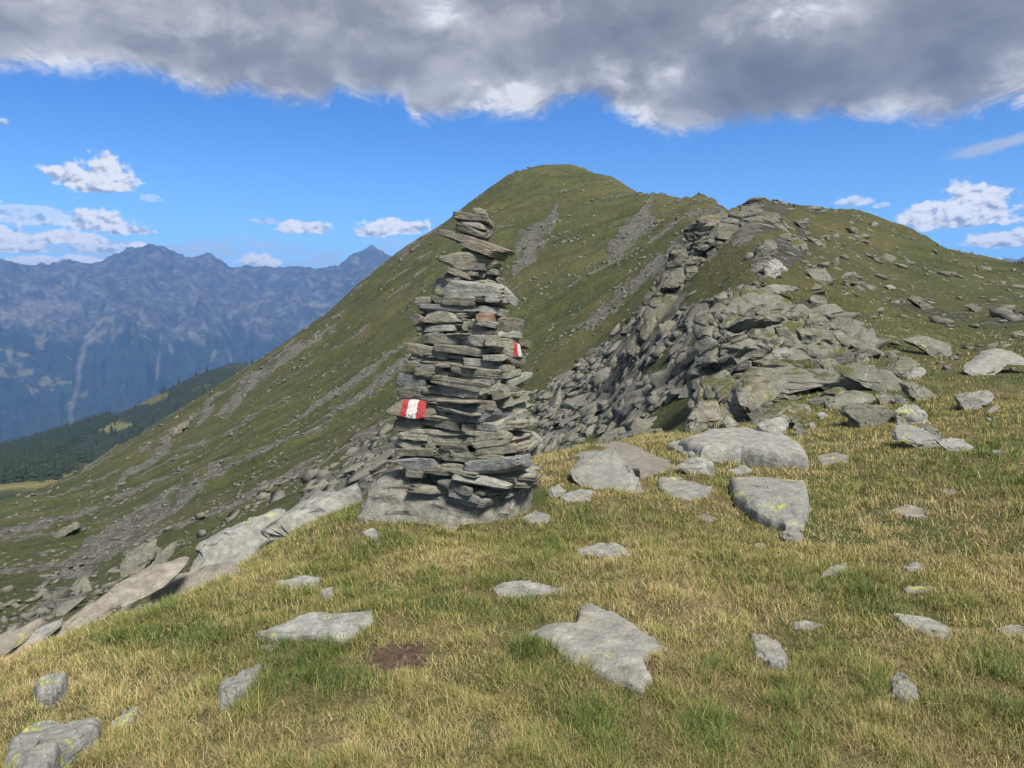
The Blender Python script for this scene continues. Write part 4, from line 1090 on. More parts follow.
# ---------------------------------------------------------------- standing rocks close by
c660 = lambda *f: cp(660, 310, 5.12, *f)
c824 = lambda *f: cp(824, 310, 5.12, *f)
c195 = lambda *f: cp(660, 195, 5.12, *f)
ROCKS = [
 ('rock_rib', pp(-18, 667, -18, 645, 8, 635, 26, 628, 30, 637, 10, 652), 'pale stone at the left edge where the rim of the meadow leaves the photo', dict(mat='slab_warm', Y=5.0, depth=0.16, lean=1.6, strata=0.01)),
 ('rock_rib', pp(22, 647, 27, 635, 52, 623, 58, 629, 45, 640), 'short pale stone on the meadow rim at the lower end of the long rib', dict(mat='slab', Y=5.1, depth=0.14, lean=1.6, strata=0.01)),
 ('rock_rib', pp(52, 635, 75, 615, 100, 597, 130, 580, 166, 571, 172, 585, 130, 603, 90, 622), 'long pale rib of rock climbing the rim of the meadow at left', dict(mat='slab_warm', Y=5.42, depth=0.2, lean=1.8, strata=0.01)),
 ('rock_rib', pp(150, 593, 165, 577, 200, 574, 225, 571, 242, 573, 236, 588, 215, 602, 195, 598, 165, 600), 'broad upper end of the pale rib on the meadow rim', dict(mat='slab_warm', Y=5.85, depth=0.25, lean=1.8, strata=0.01)),
 ('ledge', pp(197, 546, 230, 530, 282, 515, 297, 525, 302, 536, 292, 550, 258, 562, 226, 580, 204, 582), 'lower block of the grey ledge left of the cairn', dict(mat='slab', lean=1.0, depth=0.5, strata=0.02, Y=7.7)),
 ('ledge', pp(272, 521, 300, 505, 350, 490, 369, 487, 368, 503, 330, 514, 295, 527, 280, 530), 'upper overhanging slab of the grey ledge left of the cairn', dict(mat='slab', lean=1.3, depth=0.45, strata=0.02, Y=7.6)),
 ('tilted_block', pp(568, 472, 590, 461, 618, 457, 632, 467, 645, 489, 654, 508, 649, 518, 630, 520, 605, 513, 593, 500, 596, 490, 575, 481), 'big tilted pale block right of the cairn with dark shaded underside', dict(mat='slab', lean=1.1, depth=0.5, strata=0.01, rough=0.03, Y=7.35)),
 ('rock', pp(676, 466, 700, 457, 712, 462, 714, 476, 700, 474, 684, 472), 'small blue grey stone beside a patch of dark pebbles', dict(mat='slab', lean=0.5)),
 ('rock', pp(778, 537, 795, 528, 804, 535, 800, 544), 'small pale stone below the square block', dict(mat='slab', lean=0.7)),
 ('rock', pp(546, 491, 559, 484, 566, 492, 552, 499), 'rounded stone at the right of the cairn boulder', dict(mat='slab', lean=0.6)),
 # cluster on the right
 ('rock', c824(0, 480, 130, 412, 270, 430, 268, 475, 130, 480, 60, 520, 0, 520), 'thin layered slab at the left of the right hand cluster', dict(mat='outcrop', lean=1.0)),
 ('rock', c824(92, 520, 140, 478, 270, 488, 357, 498, 352, 575, 280, 600, 190, 620, 130, 580), 'broad cracked middle block of the right hand cluster', dict(mat='outcrop', lean=0.5)),
 ('rock', c824(262, 442, 320, 418, 372, 460, 347, 492, 290, 490), 'top stone of the right hand cluster', dict(mat='outcrop', lean=0.8)),
 ('rock', c824(358, 525, 400, 485, 480, 488, 543, 540, 535, 575, 440, 600, 370, 585), 'yellowish lichen block at the right of the cluster', dict(mat='slab_yellow', lean=0.5)),
 ('rock', c824(350, 430, 400, 438, 432, 470, 400, 490, 365, 475), 'small dark stone between the top stone and the lichen block', dict(mat='outcrop', lean=0.5)),
 ('rock', c824(342, 655, 400, 598, 470, 588, 545, 618, 588, 670, 572, 720, 520, 722, 430, 700), 'dome shaped grey rock below the lichen block', dict(mat='slab', lean=0.7, strata=0.01)),
 ('rock', c824(480, 590, 540, 578, 592, 640, 588, 680, 545, 640), 'narrow dark rock leaning behind the dome shaped rock', dict(mat='outcrop', lean=0.4)),
 ('rock', c824(588, 675, 640, 653, 720, 668, 775, 705, 742, 732, 660, 732, 600, 708), 'low lichen rock right of the dome shaped rock', dict(mat='slab', lean=1.0)),
 ('rock', c824(652, 455, 700, 428, 790, 430, 850, 408, 878, 430, 852, 465, 780, 500, 740, 520, 690, 512), 'lone grey rock with a shaded hollow on the grass at far right', dict(mat='slab', lean=0.8)),
 ('shelf_rock', c824(66, 292, 150, 272, 250, 278, 330, 308, 402, 380, 418, 418, 330, 425, 250, 398, 150, 372, 76, 345), 'broad greenish shelf of rock above the right hand cluster', dict(mat='outcrop', lean=1.6, depth=0.5, rough=0.03)),
 ('shelf_rock', c824(400, 370, 450, 363, 530, 403, 558, 440, 542, 465, 470, 458, 420, 432), 'right end of the greenish rock shelf', dict(mat='outcrop', lean=1.0)),
 ('rock', c824(312, 305, 400, 243, 450, 243, 492, 290, 430, 315, 400, 358, 370, 338), 'jagged leaning slab rising behind the rock shelf', dict(mat='outcrop', lean=0.6)),
 ('rock', c824(398, 348, 450, 310, 530, 288, 542, 310, 480, 342, 410, 364), 'low pale slab beside the jagged leaning slab', dict(mat='slab', lean=1.2)),
 ('long_slab', c824(586, 335, 680, 290, 800, 258, 900, 220, 1060, 190, 1060, 285, 900, 275, 820, 303, 720, 336, 620, 346), 'long pale sloping slab at the right edge below the hill', dict(mat='slab', lean=2.4, depth=0.4, rough=0.02, joints=0.03)),
 ('rock', c824(0, 258, 60, 248, 77, 290, 62, 355, 0, 352), 'square greenish stone at the left end of the rock shelf', dict(mat='outcrop', lean=1.0)),
 # bedrock that the outcrop is made of
 ('bedrock', pp(690, 292, 698, 250, 712, 222, 740, 205, 768, 202, 795, 209, 802, 228, 775, 246, 745, 258, 722, 290, 705, 305), 'jointed bedrock face forming the summit of the outcrop', dict(mat='outcrop_far', Y=41.0, depth=2.6, lean=1.3, sub=7, jsize=1.7, rough=0.02, dip=0.2, facets=0)),
 ('bedrock', pp(742, 280, 750, 258, 775, 238, 810, 236, 818, 252, 800, 266, 772, 284), 'low rib of jointed bedrock right of the green gully in the outcrop', dict(mat='outcrop_far', Y=36.5, depth=1.0, lean=1.5, sub=6, jsize=1.4, rough=0.02, dip=0.2, facets=0)),
 ('bedrock', pp(688, 345, 712, 318, 745, 298, 775, 282, 812, 288, 828, 318, 862, 352, 848, 376, 800, 372, 770, 366, 735, 372, 704, 390, 690, 372), 'broad broken bedrock buttress in the middle of the outcrop', dict(mat='outcrop', Y=21.5, depth=1.1, lean=2.0, sub=7, jsize=0.95, rough=0.02, dip=0.15, facets=0)),
 ('bedrock', pp(622, 345, 636, 318, 655, 292, 676, 268, 692, 262, 694, 290, 676, 318, 655, 340, 635, 352), 'steep rib of jointed bedrock at the left side of the outcrop', dict(mat='outcrop_far', Y=35.5, depth=0.9, lean=1.2, sub=6, jsize=1.3, rough=0.02, dip=0.25, facets=0)),
 ('bedrock', pp(684, 436, 692, 405, 712, 384, 742, 371, 752, 384, 744, 410, 735, 436), 'cracked bedrock foot left of the grassy hollow', dict(mat='outcrop', Y=14.2, depth=0.7, lean=1.6, sub=6, jsize=0.8, rough=0.02, facets=0)),
 ('bedrock', pp(738, 378, 775, 365, 850, 370, 893, 386, 880, 395, 830, 388, 790, 384, 752, 390), 'flat strip of bedrock along the top of the grassy hollow', dict(mat='outcrop', Y=15.6, depth=0.7, lean=3.5, sub=6, jsize=0.8, rough=0.02, facets=0)),
 # lower outcrop
 ('shelf_rock', c660(236, 372, 330, 308, 450, 252, 600, 252, 720, 262, 782, 308, 792, 342, 700, 360, 600, 355, 560, 350, 430, 405, 345, 492, 290, 488, 206, 465), 'wide greenish domed shelf under the layered cliff', dict(mat='outcrop', lean=0.8, depth=1.0, rough=0.03)),
 ('rock', c660(346, 482, 400, 408, 480, 343, 572, 343, 608, 420, 562, 455, 492, 515, 462, 610, 430, 610, 378, 545), 'big pale angular block leaning on the greenish shelf', dict(mat='outcrop', lean=0.8, depth=0.6, rough=0.03)),
 ('rock', c660(102, 668, 140, 558, 210, 462, 320, 478, 352, 500, 322, 575, 200, 600), 'dark broken foot of the outcrop above the whaleback rock', dict(mat='outcrop', lean=0.5)),
 ('rock', c660(208, 582, 290, 553, 308, 580, 240, 606), 'small pale block left of the deep dark gap', dict(mat='slab', lean=0.5)),
 ('rock', c660(318, 572, 355, 538, 424, 600, 340, 605), 'pointed stone wedged in the deep dark gap', dict(mat='slab', lean=0.5)),
 ('rock', c660(462, 565, 560, 508, 680, 483, 820, 488, 842, 512, 720, 556, 600, 578, 480, 615), 'long flat layered slab below the grassy hollow', dict(mat='outcrop', lean=1.2, depth=0.5)),
 ('rock', c660(478, 605, 540, 568, 640, 543, 658, 590, 603, 655, 570, 662), 'cracked block beneath the long flat layered slab', dict(mat='slab', lean=0.6)),
 ('rock', c660(682, 602, 700, 573, 732, 588, 748, 645, 700, 655), 'small upright stone in straw grass under the layered slab', dict(mat='outcrop', lean=0.4)),
 ('rock', c660(758, 582, 790, 573, 798, 600, 770, 608), 'fist shaped stone in straw grass right of the small upright stone', dict(mat='slab', lean=0.4)),
 ('rock', c660(798, 532, 840, 522, 864, 540, 820, 558), 'pale flat stone at the right end of the layered slab', dict(mat='slab', lean=0.9)),
 ('rock', c660(798, 248, 900, 248, 922, 300, 882, 335, 830, 305), 'cracked greenish block right of the domed shelf', dict(mat='outcrop', lean=1.2)),
 ('cliff', c660(162, 425, 168, 310, 230, 228, 300, 168, 420, 108, 562, 82, 602, 150, 608, 192, 545, 250, 440, 268, 335, 338, 245, 370, 212, 438), 'massive layered cliff block with a dark overhanging left face', dict(Y=17.3, mat='outcrop', lean=0.3, depth=1.5, strata=0.02, dip=-0.15, rough=0.035, sub=6)),
 ('rock', c660(328, 102, 400, 48, 622, -2, 638, 66, 560, 78, 400, 108), 'thick pale slab lying on top of the layered cliff', dict(Y=17.6, mat='outcrop', lean=0.5, depth=0.9, strata=0.015, dip=-0.25)),
 ('rock', c660(428, 22, 480, -12, 620, -52, 634, -30, 622, 4, 440, 38), 'thinner slab stacked above the thick pale slab', dict(Y=18.0, mat='outcrop', lean=0.7, depth=0.7)),
 ('rock', c660(638, 10, 712, 8, 712, 52, 640, 48), 'small box shaped block right of the stacked slabs', dict(Y=17.6, mat='outcrop', lean=0.3)),
 ('rock', c660(588, 90, 652, 78, 668, 130, 600, 142), 'upper dark cube in the cleft right of the cliff', dict(Y=17.4, mat='outcrop', lean=0.2)),
 ('rock', c660(612, 140, 682, 132, 694, 182, 620, 192), 'lower dark cube in the cleft right of the cliff', dict(Y=17.2, mat='outcrop', lean=0.2)),
 ('rock', c660(568, 207, 662, 188, 668, 242, 580, 248), 'pale block standing on the domed shelf', dict(Y=15.9, mat='slab', lean=0.3)),
 ('rock', c660(698, 92, 800, 78, 894, 108, 882, 155, 760, 185, 715, 165), 'wide pale block right of the dark cleft', dict(Y=17.2, mat='outcrop', lean=0.5)),
 ('rock', c660(776, 2, 830, 3, 852, 60, 914, 80, 900, 100, 820, 100, 726, 104), 'flat topped slab above the wide pale block', dict(Y=17.8, mat='outcrop', lean=0.8)),
 ('rock', c660(722, 192, 790, 163, 856, 210, 848, 235, 770, 240), 'angular block resting on the right of the domed shelf', dict(Y=16.2, mat='outcrop', lean=0.5)),
 ('rock', c660(905, 120, 940, 118, 944, 195, 915, 205), 'upright pale slab on the turf right of the outcrop', dict(mat='slab', lean=0.3)),
 ('rock', c660(945, 158, 990, 155, 1000, 190, 948, 198), 'boxy pale stone beside the upright slab', dict(mat='slab', lean=0.4)),
 # upper outcrop
 ('crag', c195(105, 195, 250, 88, 342, 82, 355, 190, 300, 205, 240, 245, 150, 250), 'large rounded crag at the upper left of the outcrop', dict(Y=41, mat='outcrop_far', lean=0.4, depth=2.2, strata=0.02, sub=5)),
 ('crag', c195(348, 112, 400, 88, 405, 182, 360, 195), 'upright block right of the large rounded crag', dict(Y=42, mat='outcrop_far', lean=0.3)),
 ('crag', c195(416, 92, 510, 62, 524, 110, 514, 195, 450, 216, 426, 160), 'cracked tower below the top of the outcrop', dict(Y=42, mat='outcrop_far', lean=0.4)),
 ('crag', c195(150, 255, 290, 192, 314, 215, 302, 245, 190, 290), 'long sloping slab under the large rounded crag', dict(Y=39.2, mat='outcrop_far', lean=0.7)),
 ('crag', c195(20, 392, 48, 288, 140, 276, 148, 330, 112, 378), 'dark steep block at the left edge of the outcrop', dict(Y=37.6, mat='outcrop_far', lean=0.05)),
 ('crag', c195(-6, 478, 60, 388, 125, 376, 134, 430, 60, 478), 'pale tilted slab under the dark steep block', dict(Y=36, mat='outcrop_far', lean=0.8)),
 ('rock', c195(128, 370, 190, 362, 198, 412, 135, 434), 'left of three cubes in a row on the green shelf', dict(Y=37, mat='outcrop_far', lean=0.2)),
 ('rock', c195(204, 360, 255, 353, 262, 402, 210, 414), 'middle of three cubes in a row on the green shelf', dict(Y=37.2, mat='outcrop_far', lean=0.2)),
 ('rock', c195(260, 372, 302, 363, 304, 402, 260, 404), 'right of three cubes in a row on the green shelf', dict(Y=37.4, mat='outcrop_far', lean=0.2)),
 ('rock', c195(112, 344, 160, 308, 225, 318, 234, 342, 150, 354), 'thin slab lying above the three cubes', dict(Y=38, mat='outcrop_far', lean=0.9)),
 ('crag', c195(472, 304, 520, 238, 590, 218, 604, 260, 594, 314, 540, 336, 490, 336), 'blocky grey crag in the middle of the green slope', dict(mat='outcrop_far', lean=0.4)),
 ('crag', c195(598, 212, 650, 188, 742, 222, 750, 262, 680, 276, 620, 245), 'rounded crag right of the blocky grey crag', dict(mat='outcrop_far', lean=0.6)),
 ('rock', c195(532, 352, 602, 318, 654, 390, 560, 426, 533, 426), 'pale pyramid shaped block above the scree', dict(mat='slab', lean=0.6)),
 ('rock', c195(440, 535, 500, 478, 590, 458, 700, 468, 714, 492, 590, 506, 480, 538), 'long pale slab roofing the top of the lower outcrop', dict(mat='outcrop', lean=1.0, depth=1.0)),
 ('rock', c195(402, 504, 440, 458, 504, 470, 430, 526), 'dark slab leaning left of the long roof slab', dict(mat='outcrop', lean=0.6)),
 ('rock', c195(436, 404, 500, 348, 538, 338, 534, 402), 'dark tilted slab left of the pale pyramid block', dict(mat='outcrop', lean=0.6)),
 ('rock', c195(752, 534, 800, 508, 854, 530, 844, 564, 780, 576), 'round greenish boulder right of the roof slab', dict(mat='outcrop', lean=0.7)),
 ('rock', c195(516, 534, 590, 508, 654, 530, 652, 560, 540, 556), 'wedge of rock under the long roof slab', dict(mat='outcrop', lean=0.5)),
 ('rock', c195(346, 504, 430, 448, 444, 460, 362, 526), 'long thin slab on the upper rim of the scree', dict(mat='outcrop', lean=0.9)),
 ('rock', c195(266, 524, 340, 488, 364, 510, 322, 556), 'flat slab on the upper scree below the green shelf', dict(mat='outcrop', lean=0.9)),
 ('crag', c195(756, 208, 840, 238, 856, 270, 790, 268), 'low crag on the right shoulder of the hill', dict(mat='outcrop_far', lean=0.7)),
 ('crag', c195(676, 132, 750, 118, 774, 140, 742, 186), 'dark crag near the skyline right of the outcrop top', dict(mat='outcrop_far', lean=0.4)),
 ('crag', c195(402, 62, 490, 42, 548, 48, 500, 76, 440, 92), 'flat capping slab at the very top of the outcrop', dict(mat='outcrop_far', lean=0.7)),
 ('rock', c195(516, 112, 570, 92, 616, 140, 604, 170, 540, 136), 'broken stones right of the cracked tower', dict(mat='outcrop_far', lean=0.6)),
 ('rock', c195(876, 332, 920, 313, 920, 345, 890, 366), 'dark block alone on the brown slope', dict(mat='outcrop_far', lean=0.3)),
 ('crag', c195(915, 212, 990, 212, 1014, 246, 940, 232), 'pale slab below the right hand skyline', dict(mat='outcrop_far', lean=0.9)),
 ('rock', c195(936, 434, 965, 408, 974, 462, 945, 476), 'upright block in the stony gully on the right', dict(mat='outcrop_far', lean=0.3)),
 ('rock', c195(-4, 664, 60, 638, 108, 660, 60, 716, -4, 720), 'broad pale slab in the middle of the scree', dict(mat='outcrop', lean=1.0)),
 ('rock', c824(428, 152, 540, 128, 654, 180, 645, 224, 560, 248, 500, 215), 'broad cracked slab at the foot of the right slope', dict(mat='outcrop', lean=1.4)),
 ('rock', c824(955, 118, 1020, 103, 1040, 140, 975, 132), 'flat stone on the slope at the right edge', dict(mat='outcrop', lean=1.0)),
 ('rock', c824(308, 214, 350, 203, 378, 247, 330, 256), 'rounded stone in dark turf behind the rock shelf', dict(mat='outcrop', lean=0.6)),
 ('rock', pp(907, 297, 915, 293, 930, 305, 933, 311, 918, 308), 'long pale boulder on the right slope', dict(mat='outcrop_far', lean=0.9)),
 ('rock', pp(963, 305, 975, 303, 983, 309, 975, 313), 'darker boulder on the right slope near the edge', dict(mat='outcrop_far', lean=0.6)),
 ('rock', pp(884, 286, 892, 284, 896, 288, 888, 290), 'small bright boulder high on the right slope', dict(mat='slab', lean=0.6)),
 ('crag', pp(123, 556, 136, 548, 150, 541, 156, 552, 148, 568, 133, 576, 124, 566), 'grey crag on the steep slope above the long rib', dict(mat='outcrop_far', lean=1.3)),
 ('crag', pp(148, 570, 158, 553, 168, 545, 170, 556, 160, 574, 150, 580), 'slanting slab right of the grey crag on the slope', dict(mat='outcrop_far', lean=1.3)),
 ('crag', pp(172, 430, 180, 423, 190, 418, 186, 428, 176, 436), 'pale slab high on the left slope', dict(mat='outcrop_far', lean=0.9)),
 ('crag', pp(52, 536, 62, 528, 76, 522, 78, 528, 60, 540), 'thin grey slab low on the left slope', dict(mat='outcrop_far', lean=0.7)),
]
for nm, poly, lab, kw in ROCKS:
    kw = dict(kw); kw.setdefault('sub', 5)
    if nm in ('cliff', 'bedrock'): kw.setdefault('joints', 0.11)
    if nm in ('crag', 'shelf_rock'): kw.setdefault('joints', 0.08)
    outline_rock(nm, poly, lab, **kw)

def hull_stone(seed, dims, npts=13, cuts=0, rough=0.0):
    """an angular split stone: convex hull of a few points on a box, optionally refined and roughened"""
    import bmesh
    g = np.random.default_rng(seed)
    u = g.uniform(-1, 1, (npts, 3)); u /= np.abs(u).max(1)[:, None]
    u *= g.uniform(0.72, 1.0, (npts, 1))
    bm = bmesh.new()
    for q in u * np.asarray(dims): bm.verts.new(q)
    r_ = bmesh.ops.convex_hull(bm, input=bm.verts)
    bmesh.ops.delete(bm, geom=list({v for v in r_['geom_interior'] if isinstance(v, bmesh.types.BMVert)}), context='VERTS')
    bmesh.ops.dissolve_limit(bm, angle_limit=R(14), verts=bm.verts, edges=bm.edges)
    if cuts:
        bmesh.ops.bevel(bm, geom=list(bm.edges), offset=0.045 * min(dims), segments=1, affect='EDGES')
        bmesh.ops.triangulate(bm, faces=bm.faces)
        bmesh.ops.subdivide_edges(bm, edges=bm.edges, cuts=cuts, use_grid_fill=True)
    bmesh.ops.triangulate(bm, faces=bm.faces)
    bm.verts.index_update()
    V = np.array([v.co[:] for v in bm.verts]); Fc = np.array([[v.index for v in f.verts] for f in bm.faces])
    bm.free()
    if cuts and rough > 0:
        L = float(np.mean(dims)); off = g.uniform(0, 50, 3)
        nv = V / np.asarray(dims) ** 2; nv /= np.maximum(np.linalg.norm(nv, axis=1), 1e-9)[:, None]
        V = V + nv * (rough * L * fbm(V / (0.4 * L) + off, 4, seed % 91))[:, None]
    return V, Fc
# ---------------------------------------------------------------- the cairn
CY0 = 6.12                                     # distance of its front corner
def cz(n, *f):
    ox, oy, s = {1: (400, 200, 7.314), 2: (380, 290, 6.0235), 3: (380, 390, 6.0235)}[n]
    x0, y0, x1, y1, t = f[:5]
    return (ox + x0 / s, oy + y0 / s, ox + x1 / s, oy + y1 / s, t / s)
ST = [  # crop, left end, right end, thickness, stone kind
 (1, 385, 100, 690, 158, 50, 'n'), (1, 420, 155, 657, 205, 42, 'p'), (1, 395, 188, 627, 258, 48, 'd'), (1, 250, 213, 838, 392, 52, 'r'), (1, 395, 285, 705, 405, 62, 'b'), (1, 316, 425, 738, 470, 118, 'n'),
 (1, 498, 485, 647, 492, 46, 's'), (1, 638, 520, 717, 530, 42, 'n'), (1, 412, 505, 617, 542, 52, 'p'), (1, 342, 512, 552, 572, 44, 'n'), (1, 308, 562, 442, 582, 48, 'd'), (1, 622, 540, 832, 742, 66, 'p'),
 (1, 698, 572, 768, 602, 42, 'n'), (1, 203, 625, 688, 682, 135, 'p'), (1, 423, 596, 467, 600, 32, 'p'), (1, 103, 740, 232, 735, 54, 'n'), (1, 318, 736, 537, 746, 64, 'n'), (1, 228, 722, 322, 738, 48, 'd'), (1, 638, 742, 757, 714, 72, 'n'),
 (2, 195, 104, 547, 112, 44, 's'), (2, 638, 116, 792, 150, 46, 'p'), (2, 252, 150, 522, 190, 72, 'n'), (2, 183, 180, 268, 186, 72, 'd'), (2, 573, 165, 668, 165, 50, 'o'), (2, 568, 190, 692, 214, 32, 'p'), (2, 538, 196, 632, 244, 52, 'p'),
 (2, 493, 215, 547, 215, 52, 'n'), (2, 272, 236, 477, 226, 38, 'p'), (2, 208, 226, 302, 226, 52, 'd'), (2, 688, 205, 868, 214, 78, 'd'), (2, 688, 255, 862, 270, 42, 'p'), (2, 518, 266, 688, 246, 42, 'n'), (2, 238, 280, 502, 292, 78, 'n'),
 (2, 468, 305, 668, 310, 62, 'p'), (2, 638, 310, 692, 306, 62, 'n'), (2, 708, 300, 868, 306, 36, 'n'), (2, 262, 332, 652, 374, 58, 'd'), (2, 678, 350, 862, 362, 82, 'm'), (2, 868, 318, 905, 340, 40, 'b'), (2, 163, 350, 432, 390, 62, 'n'),
 (2, 173, 396, 332, 406, 38, 'n'), (2, 128, 432, 442, 450, 47, 'n'), (2, 398, 405, 522, 409, 24, 'p'), (2, 458, 432, 692, 440, 42, 'p'), (2, 623, 408, 732, 412, 30, 'p'), (2, 752, 410, 888, 430, 52, 'd'), (2, 462, 465, 708, 475, 37, 'p'),
 (2, 698, 470, 833, 480, 38, 'n'), (2, 193, 490, 397, 490, 52, 'n'), (2, 412, 490, 723, 505, 47, 'n'), (2, 353, 510, 412, 510, 42, 'n'), (2, 98, 540, 287, 562, 82, 's'), (2, 262, 540, 703, 592, 62, 'n'), (2, 503, 540, 713, 546, 38, 'p'),
 (2, 708, 522, 868, 500, 42, 'n'), (2, 758, 562, 938, 520, 52, 'p'), (2, 288, 590, 693, 625, 72, 'p'), (2, 598, 622, 713, 585, 42, 'n'), (2, 118, 626, 302, 612, 62, 'd'), (2, 718, 590, 843, 600, 47, 'd'), (2, 668, 640, 753, 620, 57, 'n'),
 (3, 568, 95, 703, 95, 52, 'b'), (3, 393, 155, 728, 150, 88, 's'), (3, 698, 76, 908, 36, 48, 'n'), (3, 738, 130, 933, 86, 52, 'n'), (3, 358, 122, 407, 130, 62, 'd'), (3, 63, 220, 292, 216, 62, 'b'), (3, 238, 190, 492, 216, 48, 'n'),
 (3, 493, 230, 563, 230, 48, 'n'), (3, 568, 226, 723, 220, 52, 'p'), (3, 698, 216, 878, 160, 62, 'p'), (3, 78, 270, 492, 276, 62, 'n'), (3, 488, 265, 703, 260, 26, 'n'), (3, 548, 300, 743, 266, 48, 'n'), (3, 688, 242, 893, 192, 34, 'd'),
 (3, 498, 310, 563, 310, 42, 'n'), (3, 58, 335, 268, 330, 62, 'n'), (3, 268, 326, 338, 330, 47, 'n'), (3, 538, 340, 773, 300, 38, 'n'), (3, 343, 350, 543, 350, 42, 'd'), (3, 63, 385, 357, 370, 47, 'b'), (3, 418, 380, 523, 376, 34, 'n'),
 (3, 538, 370, 788, 350, 58, 'n'), (3, 778, 300, 836, 350, 42, 'n'), (3, 838, 350, 990, 295, 68, 'p'), (3, 278, 400, 773, 420, 68, 'n'), (3, 748, 386, 843, 380, 47, 'n'), (3, 98, 450, 378, 456, 78, 's'), (3, 368, 455, 508, 470, 48, 'n'),
 (3, 498, 492, 848, 440, 100, 's'), (3, 838, 402, 990, 355, 48, 'p'), (3, 148, 506, 272, 510, 38, 'd'), (3, 268, 506, 502, 500, 34, 'd'), (3, 378, 515, 788, 572, 62, 'p'), (3, 778, 522, 938, 430, 72, 'n'), (3, 353, 560, 563, 602, 62, 'd'),
 (3, 603, 612, 833, 570, 44, 'n'), (3, 418, 620, 613, 652, 58, 's'), (3, 598, 662, 803, 632, 62, 'p'),
]
ALPHA = R(24)
def corner_px(py):
    return np.interp(py, [210, 290, 340, 370, 430, 505], [476, 484, 491, 496, 497, 484])
def face_depth(px, py):
    """distance of the cairn's outside at a pixel"""
    xc = corner_px(py)
    mm = CY0 / F
    b = np.interp(py, [205, 285, 300, 400, 505], [0.30, 0.24, 0.15, 0.05, 0.0])
    k = np.interp(py, [205, 280, 300], [0.1, 0.4, 1.0])
    return CY0 + b + k * (max(xc - px, 0) * mm * math.tan(ALPHA) + max(px - xc, 0) * mm * 1.75)

base_y = ground(485, 526)[1]
cairn = bpy.data.objects.new('stone_cairn', None); COL.objects.link(cairn)
foot = at(480, 505, CY0 + 0.35)
cairn.location = foot
cairn['label'] = 'tall cairn of stacked flat grey stones with red and white trail marks'
cairn['category'] = 'cairn'
MATK = {'n': 'cairn', 'p': 'slab_c', 'd': 'cairn_dark', 's': 'cairn_blue', 'r': 'cairn_rust', 'b': 'cairn_brown', 'o': 'cairn_orange', 'm': 'cairn'}
M['slab_c'] = rock_material('cairn_stone_pale', (0.27, 0.268, 0.235), 0.25, 0.6, 0.2, 2.2)
M['cairn_brown'] = rock_material('cairn_stone_brown', (0.215, 0.19, 0.15), 0.8, 0.35, 0.0, 2.2)
M['cairn_orange'] = rock_material('cairn_stone_orange', (0.25, 0.165, 0.115), 0.4, 0.15, 0.0, 2.2)

def paint_mat(name, col):
    m, T, bs = new_mat(name)
    p = T.node('ShaderNodeTexCoord').outputs['Object']
    n = T.noise(p, 26, 5, 0.7); n2 = T.noise(p, 90, 3, 0.6)
    c = T.mix(T.ss(n, 0.3, 0.7), tuple(v * 0.75 for v in col), col)
    c = T.mix(T.math('MULTIPLY', T.ss(T.math('ADD', n2, T.math('MULTIPLY', n, 0.5)), 0.84, 0.92), 0.6), c, (0.16, 0.15, 0.13))
    T.put(bs.inputs['Base Color'], c)
    bs.inputs['Roughness'].default_value = 0.6
    T.put(bs.inputs['Normal'], bump(T, T.math('ADD', n, T.math('MULTIPLY', n2, 0.4)), 0.8, 0.012))
    return m
M['paint_red'] = paint_mat('red_trail_paint', (0.40, 0.035, 0.042))
M['paint_white'] = paint_mat('white_trail_paint', (0.60, 0.59, 0.565))

def place(V, px, py, Y, yaw, roll, inward):
    """stone axes: x along the wall, y into the wall, z up; its outer face stays at distance Y"""
    rot = np.array(Matrix.Rotation(yaw, 3, 'Z') @ Matrix.Rotation(roll, 3, 'Y'))
    n_in = np.array(Matrix.Rotation(yaw, 3, 'Z') @ Vector((0, 1, 0)))
    o = at(px, py, Y) + n_in * inward
    return V @ rot.T, o

def patch_on(V, Fc, box, lift, jag, seed):
    """the skin of a stone inside box (x0, x1, z0, z1) on its outer side, lifted as a coat of paint"""
    cen = V[Fc].mean(1)
    x0, x1, z0, z1 = box
    nx = jag * fbm(np.stack([cen[:, 2] * 60, 0 * cen[:, 0], 0 * cen[:, 0] + seed], 1), 3, 5)
    nz = jag * fbm(np.stack([cen[:, 0] * 60, 0 * cen[:, 0] + 9, 0 * cen[:, 0] + seed], 1), 3, 6)
    nrm = np.cross(V[Fc[:, 1]] - V[Fc[:, 0]], V[Fc[:, 2]] - V[Fc[:, 0]])
    nrm /= np.maximum(np.linalg.norm(nrm, axis=1), 1e-12)[:, None]
    wear = fbm(cen * 70 + seed, 3, 15)
    sel = (wear < 0.36) & (cen[:, 0] > x0 + nx) & (cen[:, 0] < x1 + nx) & (cen[:, 2] > z0 + nz) & (cen[:, 2] < z1 + nz) & (nrm[:, 1] < -0.15)
    f = Fc[sel]
    vn = np.zeros_like(V)
    for k in range(3): np.add.at(vn, Fc[:, k], nrm)
    vn /= np.maximum(np.linalg.norm(vn, axis=1), 1e-9)[:, None]
    v, f, _ = compact(V + vn * lift, f, {})
    return v, f

def stone_part(name, V, o, Fc, mat, label=None):
    me = mesh_from(name, V, Fc, mats=[M[mat]]); me.set_sharp_from_angle(angle=R(30))
    ob = link(name, me, parent=cairn)
    ob.location = o - foot
    if label: ob['label'] = label
    return ob

